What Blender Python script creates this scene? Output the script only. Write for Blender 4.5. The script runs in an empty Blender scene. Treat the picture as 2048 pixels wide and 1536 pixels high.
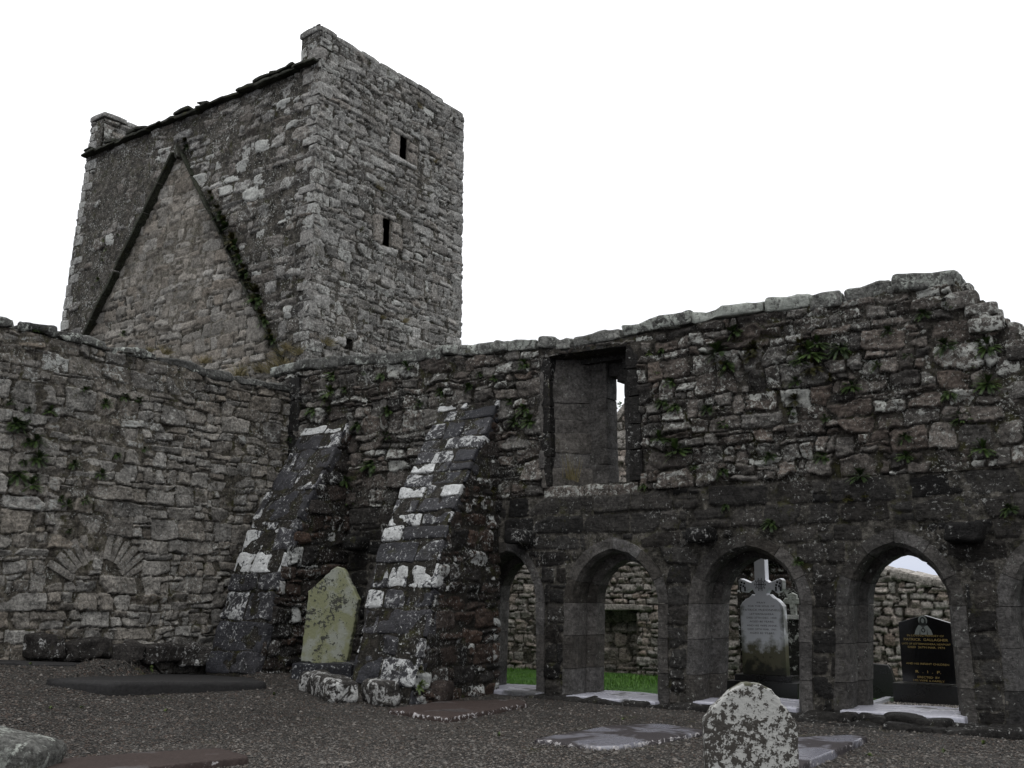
import bpy, math, random
import numpy as np
from mathutils import Vector, Matrix, geometry

# ------------------------------------------------------------------ camera, sky, light
SC = bpy.context.scene
COL = SC.collection
F, CX, CY, HOR = 2020., 1024., 768., 1180.
PITCH = math.atan((HOR - CY) / F)
YAW = math.radians(34.7)
EYE = 1.6
cam = bpy.data.cameras.new('camera')
cam.sensor_width = 36
cam.lens = F * 36 / 2048
cam.clip_start = .05
cam.clip_end = 1000
camo = bpy.data.objects.new('camera', cam)
COL.objects.link(camo)
camo.location = (0, 0, EYE)
camo.rotation_euler = (math.pi / 2 + PITCH, 0, YAW)
SC.camera = camo

SUN_EL, SUN_AZ = math.radians(58), math.radians(-40)
SC.view_settings.view_transform = 'Standard'
SC.view_settings.look = 'None'
SC.view_settings.exposure = 0.0
SC.view_settings.gamma = 1
world = bpy.data.worlds.new('World')
SC.world = world
world.use_nodes = True
wn, wl = world.node_tree.nodes, world.node_tree.links
wn.clear()
wo = wn.new('ShaderNodeOutputWorld')
bgn = wn.new('ShaderNodeBackground')
bgn.inputs['Strength'].default_value = 0.1
sky = wn.new('ShaderNodeTexSky')
sky.sky_type = 'NISHITA'
sky.sun_disc = False
sky.sun_elevation = SUN_EL
sky.sun_rotation = SUN_AZ
sky.dust_density = 6
# the rain cloud: a closed, nearly even grey-white layer, a little bluer low down
wtc = wn.new('ShaderNodeTexCoord')
wsep = wn.new('ShaderNodeSeparateXYZ')
wl.new(wtc.outputs['Generated'], wsep.inputs[0])
wr = wn.new('ShaderNodeValToRGB')
wr.color_ramp.elements[0].position = 0.0
wr.color_ramp.elements[0].color = (7.4, 8.0, 9.6, 1)
wr.color_ramp.elements[1].position = 0.16
wr.color_ramp.elements[1].color = (10.6, 10.8, 11.2, 1)
e_ = wr.color_ramp.elements.new(1.0)
e_.color = (23, 23.2, 23.6, 1)
wl.new(wsep.outputs['Z'], wr.inputs['Fac'])
wnz = wn.new('ShaderNodeTexNoise')
wnz.inputs['Scale'].default_value = 2.2
wnz.inputs['Detail'].default_value = 4
wl.new(wtc.outputs['Generated'], wnz.inputs['Vector'])
wmr = wn.new('ShaderNodeMapRange')
wmr.inputs['From Min'].default_value = .3
wmr.inputs['From Max'].default_value = .7
wmr.inputs['To Min'].default_value = .93
wmr.inputs['To Max'].default_value = 1.07
wl.new(wnz.outputs['Fac'], wmr.inputs['Value'])
wmul = wn.new('ShaderNodeVectorMath')
wmul.operation = 'SCALE'
wl.new(wr.outputs['Color'], wmul.inputs[0])
wl.new(wmr.outputs['Result'], wmul.inputs['Scale'])
wmix = wn.new('ShaderNodeMixRGB')
wmix.inputs['Fac'].default_value = .9
wl.new(sky.outputs['Color'], wmix.inputs[1])
wl.new(wmul.outputs[0], wmix.inputs[2])
wl.new(wmix.outputs['Color'], bgn.inputs['Color'])
wl.new(bgn.outputs[0], wo.inputs['Surface'])

sun = bpy.data.lights.new('sun', 'SUN')
sun.energy = 0.5
sun.angle = math.radians(40)
sun.color = (1, .97, .93)
suno = bpy.data.objects.new('sun', sun)
COL.objects.link(suno)
suno.rotation_euler = (math.radians(90) - SUN_EL, 0, math.radians(40))

# ------------------------------------------------------------------ helpers
rng = np.random.default_rng(11)
random.seed(5)
_fw = np.array([-math.sin(YAW) * math.cos(PITCH), math.cos(YAW) * math.cos(PITCH), math.sin(PITCH)])
_rt = np.array([math.cos(YAW), math.sin(YAW), 0.])
_up = np.cross(_rt, _fw)
_O = np.array([0, 0, EYE])


def ray(x, y):
    return _fw + _rt * (x - CX) / F - _up * (y - CY) / F


def onY(x, y, d):
    r = ray(x, y)
    return _O + r * (d / r[1])


def onX(x, y, d):
    r = ray(x, y)
    return _O + r * (d / r[0])


def ground_h(X, Y):
    X = np.asarray(X, float); Y = np.asarray(Y, float)
    a = np.clip((-8.8 - X) / 4.2, 0, 1.14)
    b = np.clip(.33 + (11 - Y) * .09, 0.05, .68)
    h = .1 + a * a * (3 - 2 * a) * b / np.maximum(a * a * (3 - 2 * a), 1e-6) * np.where(a > 0, a, 0)
    r = np.clip((X + 5.5) / 3, 0, 1) * np.clip((12.4 - Y) / 2, 0, 1)
    h = h - .07 * r
    h = np.where(Y > 13.2, -.02, h)
    return h


def onG(x, y, dz=0.):
    r = ray(x, y)
    z = .1
    for _ in range(30):
        p = _O + r * ((z - EYE) / r[2])
        z = .5 * z + .5 * (float(ground_h(p[0], p[1])) + dz)
    return _O + r * ((z - EYE) / r[2])


def _hash(i, j, k, s):
    n = (i.astype(np.int64) * 374761393 + j.astype(np.int64) * 668265263 + k.astype(np.int64) * 1274126177 + s * 974634777) & 0xffffffff
    n = ((n ^ (n >> 13)) * 1274126177) & 0xffffffff
    n = n ^ (n >> 16)
    return (n & 0xffff) / 65535.0


def vnoise(x, y, z, s=0):
    xi, yi, zi = np.floor(x), np.floor(y), np.floor(z)
    fx, fy, fz = x - xi, y - yi, z - zi
    fx, fy, fz = [q * q * (3 - 2 * q) for q in (fx, fy, fz)]
    r = 0
    for a in (0, 1):
        for b in (0, 1):
            for c in (0, 1):
                w = (fx if a else 1 - fx) * (fy if b else 1 - fy) * (fz if c else 1 - fz)
                r = r + w * _hash(xi + a, yi + b, zi + c, s)
    return r * 2 - 1


def fbm(x, y, z, s=0, o=3):
    r, a, t = 0, 1, 0
    for k in range(o):
        r = r + a * vnoise(x * 2 ** k, y * 2 ** k, z * 2 ** k, s + k)
        t += a
        a *= .5
    return r / t


class MB:
    """collects pieces of ONE mesh object; st = (tone, lichen, warm[, mortar])"""
    def __init__(self):
        self.V, self.F, self.A, self.n = [], [], [], 0

    def add(self, V, Fs, st=(.5, 0, 0), mi=0, smooth=True):
        V = np.asarray(V, float).reshape(-1, 3)
        A = np.asarray(st, float)
        if A.ndim == 1:
            A = np.tile(A, (len(V), 1))
        if A.shape[1] == 3:
            A = np.hstack([A, np.zeros((len(A), 1))])
        self.V.append(V); self.A.append(A)
        n = self.n
        if isinstance(Fs, np.ndarray):
            self.F.append((Fs + n, mi, smooth))
        else:
            by = {}
            for f in Fs:
                by.setdefault(len(f), []).append(f)
            for fs in by.values():
                self.F.append((np.array(fs) + n, mi, smooth))
        self.n += len(V)

    def build(self, name, mats, parent=None, loc=None):
        V = np.concatenate(self.V)
        o0 = np.array(ROOTLOC[parent.name] if parent is not None else (loc if loc is not None else (0, 0, 0)), float)
        V = V - o0
        me = bpy.data.meshes.new(name)
        tot = np.concatenate([np.full(len(f), f.shape[1]) for f, _, _ in self.F]).astype(np.int32)
        lp = np.concatenate([f.ravel() for f, _, _ in self.F]).astype(np.int32)
        me.vertices.add(len(V))
        me.vertices.foreach_set('co', V.astype(np.float32).ravel())
        me.loops.add(len(lp))
        me.loops.foreach_set('vertex_index', lp)
        me.polygons.add(len(tot))
        me.polygons.foreach_set('loop_start', np.concatenate([[0], np.cumsum(tot)[:-1]]).astype(np.int32))
        me.polygons.foreach_set('loop_total', tot)
        me.update(calc_edges=True)
        if not isinstance(mats, (list, tuple)):
            mats = [mats]
        for m in mats:
            me.materials.append(m)
        me.polygons.foreach_set('use_smooth', np.concatenate([np.full(len(f), bool(q)) for f, _, q in self.F]))
        me.polygons.foreach_set('material_index', np.concatenate([np.full(len(f), q) for f, q, _ in self.F]).astype(np.int32))
        ca = me.color_attributes.new('st', 'FLOAT_COLOR', 'POINT')
        ca.data.foreach_set('color', np.concatenate(self.A).astype(np.float32).ravel())
        me.update()
        o = bpy.data.objects.new(name, me)
        COL.objects.link(o)
        if parent is not None:
            o.parent = parent
            ROOTLOC[o.name] = ROOTLOC[parent.name]
        else:
            o.location = o0
            ROOTLOC[o.name] = tuple(o0)
        return o


ROOTLOC = {}


def tag(o, label=None, cat=None, group=None, kind=None):
    if label: o['label'] = label
    if cat: o['category'] = cat
    if group: o['group'] = group
    if kind: o['kind'] = kind
    return o


def thing(name, loc, label, cat, group=None):
    o = bpy.data.objects.new(name, None)
    o.empty_display_size = .2
    o.location = loc
    COL.objects.link(o)
    ROOTLOC[o.name] = tuple(loc)
    return tag(o, label, cat, group)


# ------------------------------------------------------------------ materials
class NT:
    def __init__(self, name):
        self.m = bpy.data.materials.new(name)
        self.m.use_nodes = True
        self.t = self.m.node_tree
        self.b = self.t.nodes['Principled BSDF']
        self.tc = self.t.nodes.new('ShaderNodeTexCoord')
        self.co = self.tc.outputs['Object']

    def set(self, sock, v):
        if hasattr(v, 'is_linked') or hasattr(v, 'links'):
            self.t.links.new(v, sock)
        else:
            sock.default_value = v

    def noise(self, scale, detail=4, rough=.55, dist=0, co=None):
        n = self.t.nodes.new('ShaderNodeTexNoise')
        n.inputs['Scale'].default_value = scale
        n.inputs['Detail'].default_value = detail
        n.inputs['Roughness'].default_value = rough
        n.inputs['Distortion'].default_value = dist
        self.t.links.new(co or self.co, n.inputs['Vector'])
        return n.outputs['Fac']

    def voro(self, scale, co=None, rnd=1.0):
        n = self.t.nodes.new('ShaderNodeTexVoronoi')
        n.inputs['Scale'].default_value = scale
        n.inputs['Randomness'].default_value = rnd
        self.t.links.new(co or self.co, n.inputs['Vector'])
        return n.outputs['Distance'], n.outputs['Color']

    def mr(self, v, a, b, c=0., d=1.):
        n = self.t.nodes.new('ShaderNodeMapRange')
        self.set(n.inputs['Value'], v)
        for k, q in zip(('From Min', 'From Max', 'To Min', 'To Max'), (a, b, c, d)):
            n.inputs[k].default_value = q
        return n.outputs['Result']

    def ma(self, op, a, b=0.):
        n = self.t.nodes.new('ShaderNodeMath')
        n.operation = op
        self.set(n.inputs[0], a)
        self.set(n.inputs[1], b)
        return n.outputs[0]

    def mix(self, f, a, b, mode='MIX'):
        n = self.t.nodes.new('ShaderNodeMixRGB')
        n.blend_type = mode
        self.set(n.inputs['Fac'], f)
        for s, v in ((n.inputs[1], a), (n.inputs[2], b)):
            if isinstance(v, tuple) and len(v) == 3:
                v = v + (1,)
            self.set(s, v)
        return n.outputs['Color']

    def scale(self, c, f):
        n = self.t.nodes.new('ShaderNodeVectorMath')
        n.operation = 'SCALE'
        self.set(n.inputs[0], c)
        self.set(n.inputs['Scale'], f)
        return n.outputs[0]

    def attr(self):
        n = self.t.nodes.new('ShaderNodeAttribute')
        n.attribute_name = 'st'
        s = self.t.nodes.new('ShaderNodeSeparateColor')
        self.t.links.new(n.outputs['Color'], s.inputs[0])
        self.alpha = n.outputs['Alpha']
        return s.outputs

    def bump(self, h, strength, dist=.02):
        n = self.t.nodes.new('ShaderNodeBump')
        n.inputs['Strength'].default_value = strength
        n.inputs['Distance'].default_value = dist
        self.t.links.new(h, n.inputs['Height'])
        return n.outputs[0]

    def out(self, col, rough, bump=None, spec=.4):
        self.set(self.b.inputs['Base Color'], col if not isinstance(col, tuple) else col + (1,))
        self.set(self.b.inputs['Roughness'], rough)
        self.b.inputs['Specular IOR Level'].default_value = spec
        if bump is not None:
            self.t.links.new(bump, self.b.inputs['Normal'])
        return self.m


def stone_mat(name, dark, light, warm, mort=(.07, .062, .05), mort2=(.035, .031, .025), lich=(.36, .37, .34), lthr=.66, lscale=6., stain=.45, moss=.2,
              rough=.78, grain=.6, spec=.12, bump=.9, fleck=.5):
    """weathered wet stone and pointing: st.r tone, st.g lichen cover, st.b warm tint, st.a mortar"""
    t = NT(name)
    tone, lc, wm = t.attr()[:3]
    c = t.mix(tone, dark, light)
    c = t.mix(t.ma('MULTIPLY', wm, .8), c, warm)
    gr = t.noise(24, 9, .78)
    gr2 = t.noise(7, 7, .7, .3)
    m = t.mix(t.mr(gr2, .38, .62), mort2, mort)
    edge = t.ma('ADD', t.alpha, t.mr(gr, .3, .7, -.35, .35))
    c = t.mix(t.mr(edge, .35, .65), c, m)
    c = t.scale(c, t.mr(t.noise(1.1, 4, .6), .3, .7, .75, 1.25))
    c = t.scale(c, t.mr(gr2, .36, .64, .66, 1.34))
    c = t.scale(c, t.mr(gr, .38, .62, 1 - grain, 1 + grain))
    # black algae
    sn = t.noise(2.6, 10, .72, .4)
    c = t.mix(t.ma('MULTIPLY', t.mr(sn, .52, .64), stain), c, (.017, .0155, .0135))
    if moss > 0:
        mn = t.noise(3.7, 9, .74, .3)
        c = t.mix(t.ma('MULTIPLY', t.mr(t.ma('ADD', mn, t.ma('MULTIPLY', t.alpha, .05)), .63 - .07 * moss, .72 - .06 * moss), .8), c, t.mix(gr, (.05, .042, .014), (.022, .030, .008)))
    # crustose lichen: ragged plaques that keep to single stones, and finer flecks
    ln = t.noise(lscale, 11, .74, .6)
    fl = t.noise(lscale * 3.3, 9, .72, .4)
    lv = t.ma('ADD', t.ma('ADD', t.ma('MULTIPLY', ln, .72), t.ma('MULTIPLY', fl, .28)), t.ma('MULTIPLY', lc, .30))
    lm = t.mr(lv, lthr, lthr + .045)
    patch = t.noise(1.7, 4, .6)
    fk = t.ma('MULTIPLY', t.mr(t.ma('ADD', fl, t.mr(patch, .3, .7, -.07, .05)), .625 - .06 * fleck, .665 - .06 * fleck), .75)
    lm = t.ma('MAXIMUM', lm, fk)
    lm = t.ma('MULTIPLY', lm, t.mr(gr, .34, .46, .25, 1.))
    lcol = t.scale(t.mix(t.mr(gr2, .35, .65), lich, tuple(q * .55 for q in lich)), t.mr(gr, .3, .7, .75, 1.2))
    c = t.mix(lm, c, lcol)
    st_ = t.t.nodes.new('ShaderNodeMapping')
    t.t.links.new(t.co, st_.inputs['Vector'])
    st_.inputs['Scale'].default_value = (6, 6, 42)
    lay = t.noise(1., 5, .65, .3, st_.outputs[0])
    h = t.ma('ADD', t.ma('MULTIPLY', gr, .9), t.ma('ADD', t.ma('MULTIPLY', lm, .08), t.ma('ADD', t.ma('MULTIPLY', gr2, 1.1), t.ma('MULTIPLY', lay, .45))))
    ro = t.mr(t.noise(5, 4), .3, .7, rough - .16, rough + .16)
    return t.out(c, ro, t.bump(h, bump, .035), spec)


M = {}
M['tower'] = stone_mat('tower_stone', (.064, .060, .055), (.30, .294, .278), (.172, .145, .12), (.080, .073, .062), (.034, .031, .026), lich=(.56, .565, .53), lthr=.632, lscale=7., stain=.5, moss=.5, fleck=1.1)
M['gable'] = stone_mat('gable_stone', (.10, .092, .080), (.29, .278, .253), (.195, .165, .132), (.155, .143, .122), (.085, .075, .060), lthr=.74, stain=.2, moss=.15, fleck=.2, grain=.45)
M['nave'] = stone_mat('wall_stone', (.078, .072, .065), (.285, .276, .254), (.180, .150, .115), (.105, .095, .077), (.044, .039, .032), lich=(.50, .51, .48), lthr=.645, lscale=7., stain=.45, moss=.4, fleck=.85)
M['arcade'] = stone_mat('arcade_stone', (.022, .020, .0185), (.150, .142, .130), (.115, .090, .074), (.050, .045, .038), (.019, .017, .014), lich=(.46, .465, .43), lthr=.615, lscale=9., stain=.5, moss=.65, fleck=.95)
M['dark_rubble'] = stone_mat('dark_wet_rubble', (.0095, .009, .0085), (.050, .046, .043), (.072, .046, .034), (.026, .023, .019), (.012, .011, .009), lich=(.50, .51, .49), lthr=.635, lscale=8., stain=.6, moss=.6, rough=.7, fleck=.85)
M['ashlar'] = stone_mat('ashlar_stone', (.0095, .0091, .0088), (.044, .042, .039), (.050, .043, .036), (.080, .074, .064), (.026, .024, .020), lich=(.42, .42, .4), lthr=.73, stain=.4, moss=.45, rough=.7, fleck=.6)
M['dressed'] = stone_mat('dressed_stone', (.020, .0195, .019), (.098, .094, .091), (.085, .073, .058), (.055, .05, .044), (.022, .020, .018), lthr=.76, stain=.55, moss=.3, rough=.7, grain=.5, bump=.8, fleck=.3)
M['slate'] = stone_mat('buttress_stone', (.0125, .0132, .0175), (.042, .042, .048), (.055, .044, .036), (.05, .046, .04), (.03, .028, .025), lich=(.66, .67, .66), lthr=.645, lscale=7., stain=.25, moss=.3, rough=.5, spec=.3, fleck=.65, grain=.45)
M['coping'] = stone_mat('coping_stone', (.040, .040, .038), (.16, .16, .148), (.13, .11, .09), lich=(.40, .42, .38), lthr=.61, stain=.5, moss=.35, fleck=.9)
M['eave'] = stone_mat('eave_slate', (.018, .020, .014), (.05, .05, .04), (.04, .05, .02), lthr=.8, moss=.9, fleck=.0)
M['backwall'] = stone_mat('garth_wall_stone', (.165, .153, .138), (.37, .35, .322), (.27, .205, .165), (.12, .107, .09), (.045, .041, .034), lthr=.74, stain=.15, moss=.1, fleck=.2)
M['rock'] = stone_mat('lichen_rock', (.016, .0155, .0145), (.065, .062, .058), (.07, .048, .04), lich=(.58, .58, .56), lthr=.635, stain=.5, moss=.55, rough=.6, fleck=.65)


def wet_slab(name, col, lthr, wet, wet_sheen, edge=(.36, .345, .345)):
    """flat grave slab with a film of rain water standing on parts of it"""
    t = NT(name)
    g = t.noise(30, 8, .7)
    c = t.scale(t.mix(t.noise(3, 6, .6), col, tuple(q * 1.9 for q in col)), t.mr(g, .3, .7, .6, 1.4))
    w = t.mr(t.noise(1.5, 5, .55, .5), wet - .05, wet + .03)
    c = t.mix(t.ma('MULTIPLY', w, .9), c, t.scale(t.mix(0., wet_sheen, wet_sheen), t.mr(g, .3, .7, .8, 1.2)))  # sky reflected in the wet parts, painted into the base colour
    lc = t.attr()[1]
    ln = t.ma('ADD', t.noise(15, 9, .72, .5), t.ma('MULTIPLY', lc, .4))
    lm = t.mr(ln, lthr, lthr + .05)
    c = t.mix(lm, c, edge)  # pale rims: lichen, and the lit edge of some slabs painted in
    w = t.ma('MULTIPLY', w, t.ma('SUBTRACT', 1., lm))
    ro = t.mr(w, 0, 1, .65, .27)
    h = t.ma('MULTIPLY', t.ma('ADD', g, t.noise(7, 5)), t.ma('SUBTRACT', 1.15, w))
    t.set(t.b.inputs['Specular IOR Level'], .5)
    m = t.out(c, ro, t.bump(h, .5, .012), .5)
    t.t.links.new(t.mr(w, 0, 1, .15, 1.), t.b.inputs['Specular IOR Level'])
    return m


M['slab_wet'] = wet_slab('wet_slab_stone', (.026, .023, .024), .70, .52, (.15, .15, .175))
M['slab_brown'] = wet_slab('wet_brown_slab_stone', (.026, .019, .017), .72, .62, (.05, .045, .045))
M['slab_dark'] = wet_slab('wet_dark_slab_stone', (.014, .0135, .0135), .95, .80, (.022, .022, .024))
M['sill'] = wet_slab('wet_sill_stone', (.06, .06, .062), .9, .43, (.36, .36, .41))  # pale wet patches are sky sheen painted into the sill colour


def gravel_mat():
    t = NT('gravel')
    d, col = t.voro(44)
    s = t.t.nodes.new('ShaderNodeSeparateColor')
    t.t.links.new(col, s.inputs[0])
    c = t.mix(s.outputs[0], (.011, .0103, .0095), (.098, .092, .083))
    c = t.mix(t.mr(s.outputs[1], .75, .9, 0, .6), c, (.13, .085, .065))
    c = t.mix(t.mr(s.outputs[2], .985, .99, 0, .6), c, (.38, .37, .35))
    c = t.scale(c, t.mr(d, .15, .75, 1.15, .35))
    c = t.scale(c, t.mr(t.noise(.7, 4), .3, .7, .75, 1.2))
    mo = t.ma('MULTIPLY', t.mr(t.noise(1.1, 6, .6), .60, .70), t.mr(t.noise(14, 5, .7), .42, .6))
    c = t.mix(t.ma('MULTIPLY', mo, .8), c, (.055, .060, .014))
    h = t.ma('ADD', t.ma('SUBTRACT', 1., d), t.ma('MULTIPLY', t.noise(90, 4), .5))
    return t.out(c, t.mr(s.outputs[0], 0, 1, .45, .8), t.bump(h, 1., .03), .15)


M['gravel'] = gravel_mat()


def leaf_mat(name, a, b, rough=.5):
    t = NT(name)
    tone = t.attr()[0]
    oi = t.t.nodes.new('ShaderNodeObjectInfo')
    c = t.mix(t.ma('ADD', t.ma('MULTIPLY', tone, .7), t.ma('MULTIPLY', oi.outputs['Random'], .3)), a, b)
    return t.out(c, rough, None, .3)


M['fern'] = leaf_mat('fern_leaf', (.009, .018, .006), (.045, .078, .016))
M['fern_bright'] = leaf_mat('bright_leaf', (.022, .042, .007), (.075, .105, .018))
M['moss'] = leaf_mat('moss_leaf', (.016, .018, .005), (.050, .045, .010))
M['drygrass'] = leaf_mat('dry_grass', (.075, .066, .026), (.21, .170, .085))
M['grass'] = leaf_mat('garth_grass', (.040, .10, .016), (.12, .26, .04))
M['tree'] = leaf_mat('tree_leaf', (.015, .04, .008), (.05, .12, .02))
M['bark'] = NT('bark').out((.05, .04, .03), .8)


def plain(name, c, rough=.5, spec=.4, var=.25, sc=12, bump=.2):
    t = NT(name)
    n = t.noise(sc, 7, .65)
    return t.out(t.scale(t.mix(.0, c, c), t.mr(n, .3, .7, 1 - var, 1 + var)), t.mr(t.noise(4, 3), .3, .7, rough * .8, rough * 1.2), t.bump(n, bump, .01), spec)


M['lawn'] = plain('lawn_soil', (.035, .085, .016), .8, .2, .4, 6)
M['granite'] = plain('polished_black_granite', (.006, .006, .007), .10, .5, .5, 60, .02)
M['granite_rough'] = plain('dark_granite', (.013, .013, .013), .3, .5, .5, 40, .1)
M['gold'] = plain('gold_lettering', (.42, .30, .10), .45, .4, .15, 40, 0)
M['etch'] = plain('etched_portrait', (.24, .26, .25), .6, .3, .2, 60, 0)
M['etch_dark'] = plain('etched_shadow', (.02, .022, .022), .5, .3, .2, 60, 0)
M['lead'] = plain('lead_lettering', (.022, .022, .024), .6, .3, .2, 40, 0)
M['kerb'] = plain('wet_pale_kerb', (.42, .43, .46), .22, .5, .2, 30, .1)
M['chips'] = None


def marble_mat():
    t = NT('weathered_marble')
    sep = t.t.nodes.new('ShaderNodeSeparateXYZ')
    t.t.links.new(t.co, sep.inputs[0])
    n = t.noise(5, 7, .65, .3)
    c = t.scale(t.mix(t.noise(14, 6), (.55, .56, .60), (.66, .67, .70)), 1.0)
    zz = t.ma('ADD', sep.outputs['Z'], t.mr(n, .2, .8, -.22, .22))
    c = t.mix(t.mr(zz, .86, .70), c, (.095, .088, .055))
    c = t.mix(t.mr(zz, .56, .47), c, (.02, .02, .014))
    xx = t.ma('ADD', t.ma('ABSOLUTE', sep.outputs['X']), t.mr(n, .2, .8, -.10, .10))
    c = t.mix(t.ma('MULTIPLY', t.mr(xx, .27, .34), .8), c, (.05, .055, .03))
    return t.out(c, .4, t.bump(n, .15, .01), .4)


M['marble'] = marble_mat()


def lichen_stone(name, base, dark, amt, moss_top=None, yellow=None, sc=9):
    t = NT(name)
    n1 = t.noise(sc, 8, .60, .25)
    n2 = t.noise(3.2, 5, .6, .2)
    c = t.mix(t.noise(30, 6), base, tuple(q * .72 for q in base))
    if yellow:
        c = t.mix(t.mr(n2, .40, .52), c, yellow)
    n3 = t.noise(sc * 3.2, 6, .7, .2)
    nn = t.ma('ADD', t.ma('MULTIPLY', n1, .62), t.ma('MULTIPLY', n3, .38))
    m = t.mr(t.ma('ADD', nn, t.mr(t.noise(2.6, 3, .5, .3), .3, .7, -.10, .10)), amt, amt + .02)
    c = t.mix(m, c, dark)
    sep = t.t.nodes.new('ShaderNodeSeparateXYZ')
    t.t.links.new(t.co, sep.inputs[0])
    if moss_top:
        zz = t.ma('ADD', sep.outputs['Z'], t.mr(t.noise(12, 6), .3, .7, -.06, .06))
        c = t.mix(t.mr(zz, moss_top, moss_top + .02), c, (.05, .05, .028))
    h = t.ma('ADD', n1, t.ma('MULTIPLY', t.noise(45, 6, .7), .6))
    return t.out(c, .7, t.bump(h, .6, .015), .3)


M['fg_stone'] = lichen_stone('lichen_headstone', (.37, .37, .35), (.036, .032, .027), .497, 1.075, None, 30)
M['lean_stone'] = lichen_stone('yellow_green_headstone', (.25, .262, .22), (.034, .034, .027), .538, None, (.160, .166, .094), 17)

# ------------------------------------------------------------------ masonry
_gu = np.array([-1, -.9, -.62, -.2, .2, .62, .9, 1.])
_gv = np.array([-1, -.84, -.4, .0, .4, .84, 1.])


def layout(s0, s1, t0, t1, ch=(.16, .34), cw=(.22, .62), split=.42, joint=.02, jit=.014, warp=.035, seed=1, slope=0.):
    """rubble courses: rows of stones, some rows split into thinner stones, all joints slightly wavy"""
    R = np.random.default_rng(seed)
    Q = []
    t = t0
    while t < t1:
        h = R.uniform(*ch)
        s = s0 - R.uniform(0, cw[1])
        while s < s1:
            w = R.uniform(*cw) * R.choice([1, 1, 1.35])
            if R.random() < split and h > .17:
                k = 2 if h < .28 or R.random() < .6 else 3
                cuts = np.sort(R.uniform(.22, .78, k - 1))
                cuts = np.concatenate([[0], cuts, [1]])
                for a, b in zip(cuts[:-1], cuts[1:]):
                    if b - a < .12: continue
                    ss = s
                    n = 1 if R.random() < .45 else 2
                    c2 = np.concatenate([[0], np.sort(R.uniform(.3, .7, n - 1)), [1]])
                    for c, d in zip(c2[:-1], c2[1:]):
                        Q.append([s + c * w, s + d * w, t + a * h, t + b * h])
            else:
                if R.random() < .18:
                    c = R.uniform(.62, .8)
                    Q.append([s, s + w * c, t, t + h])
                    m = R.uniform(.4, .6)
                    Q.append([s + w * c, s + w, t, t + h * m])
                    Q.append([s + w * c, s + w, t + h * m, t + h])
                else:
                    Q.append([s, s + w, t, t + h])
            s += w
        t += h
    Q = np.array(Q)
    return Q, dict(joint=joint, jit=jit, warp=warp, seed=seed, slope=slope)


def fit(Q, holes=(), keep=None, top=None, minw=.07, minh=.04):
    """cut the stones back from openings, drop those outside keep(s,t), cap at top(s)"""
    out = []
    for a, b, c, d in Q:
        ok = True
        for hole in holes:
            iv = hole(c, d)
            if iv is None: continue
            l, r = iv[0], iv[1]
            if b <= l or a >= r: continue
            best = None
            cand = [(a, min(b, l), c, d), (max(a, r), b, c, d)]
            if len(iv) > 2:
                cand += [(a, b, c, min(d, iv[2])), (a, b, max(c, iv[3]), d)]
            for q in cand:
                ar = max(0, q[1] - q[0]) * max(0, q[3] - q[2])
                if best is None or ar > best[0]: best = (ar, q)
            a, b, c, d = best[1]
            if b - a < minw or d - c < minh:
                ok = False; break
        if not ok: continue
        if top is not None:
            d = min(d, min(top(a), top(b)))
        if b - a < minw or d - c < minh: continue
        if keep is not None and not keep((a + b) / 2, (c + d) / 2): continue
        out.append((a, b, c, d))
    return np.array(out)


def rect_hole(s0, s1, t0, t1):
    def f(c, d):
        if d <= t0 or c >= t1: return None
        return (s0, s1, t0, t1)
    return f


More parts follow.
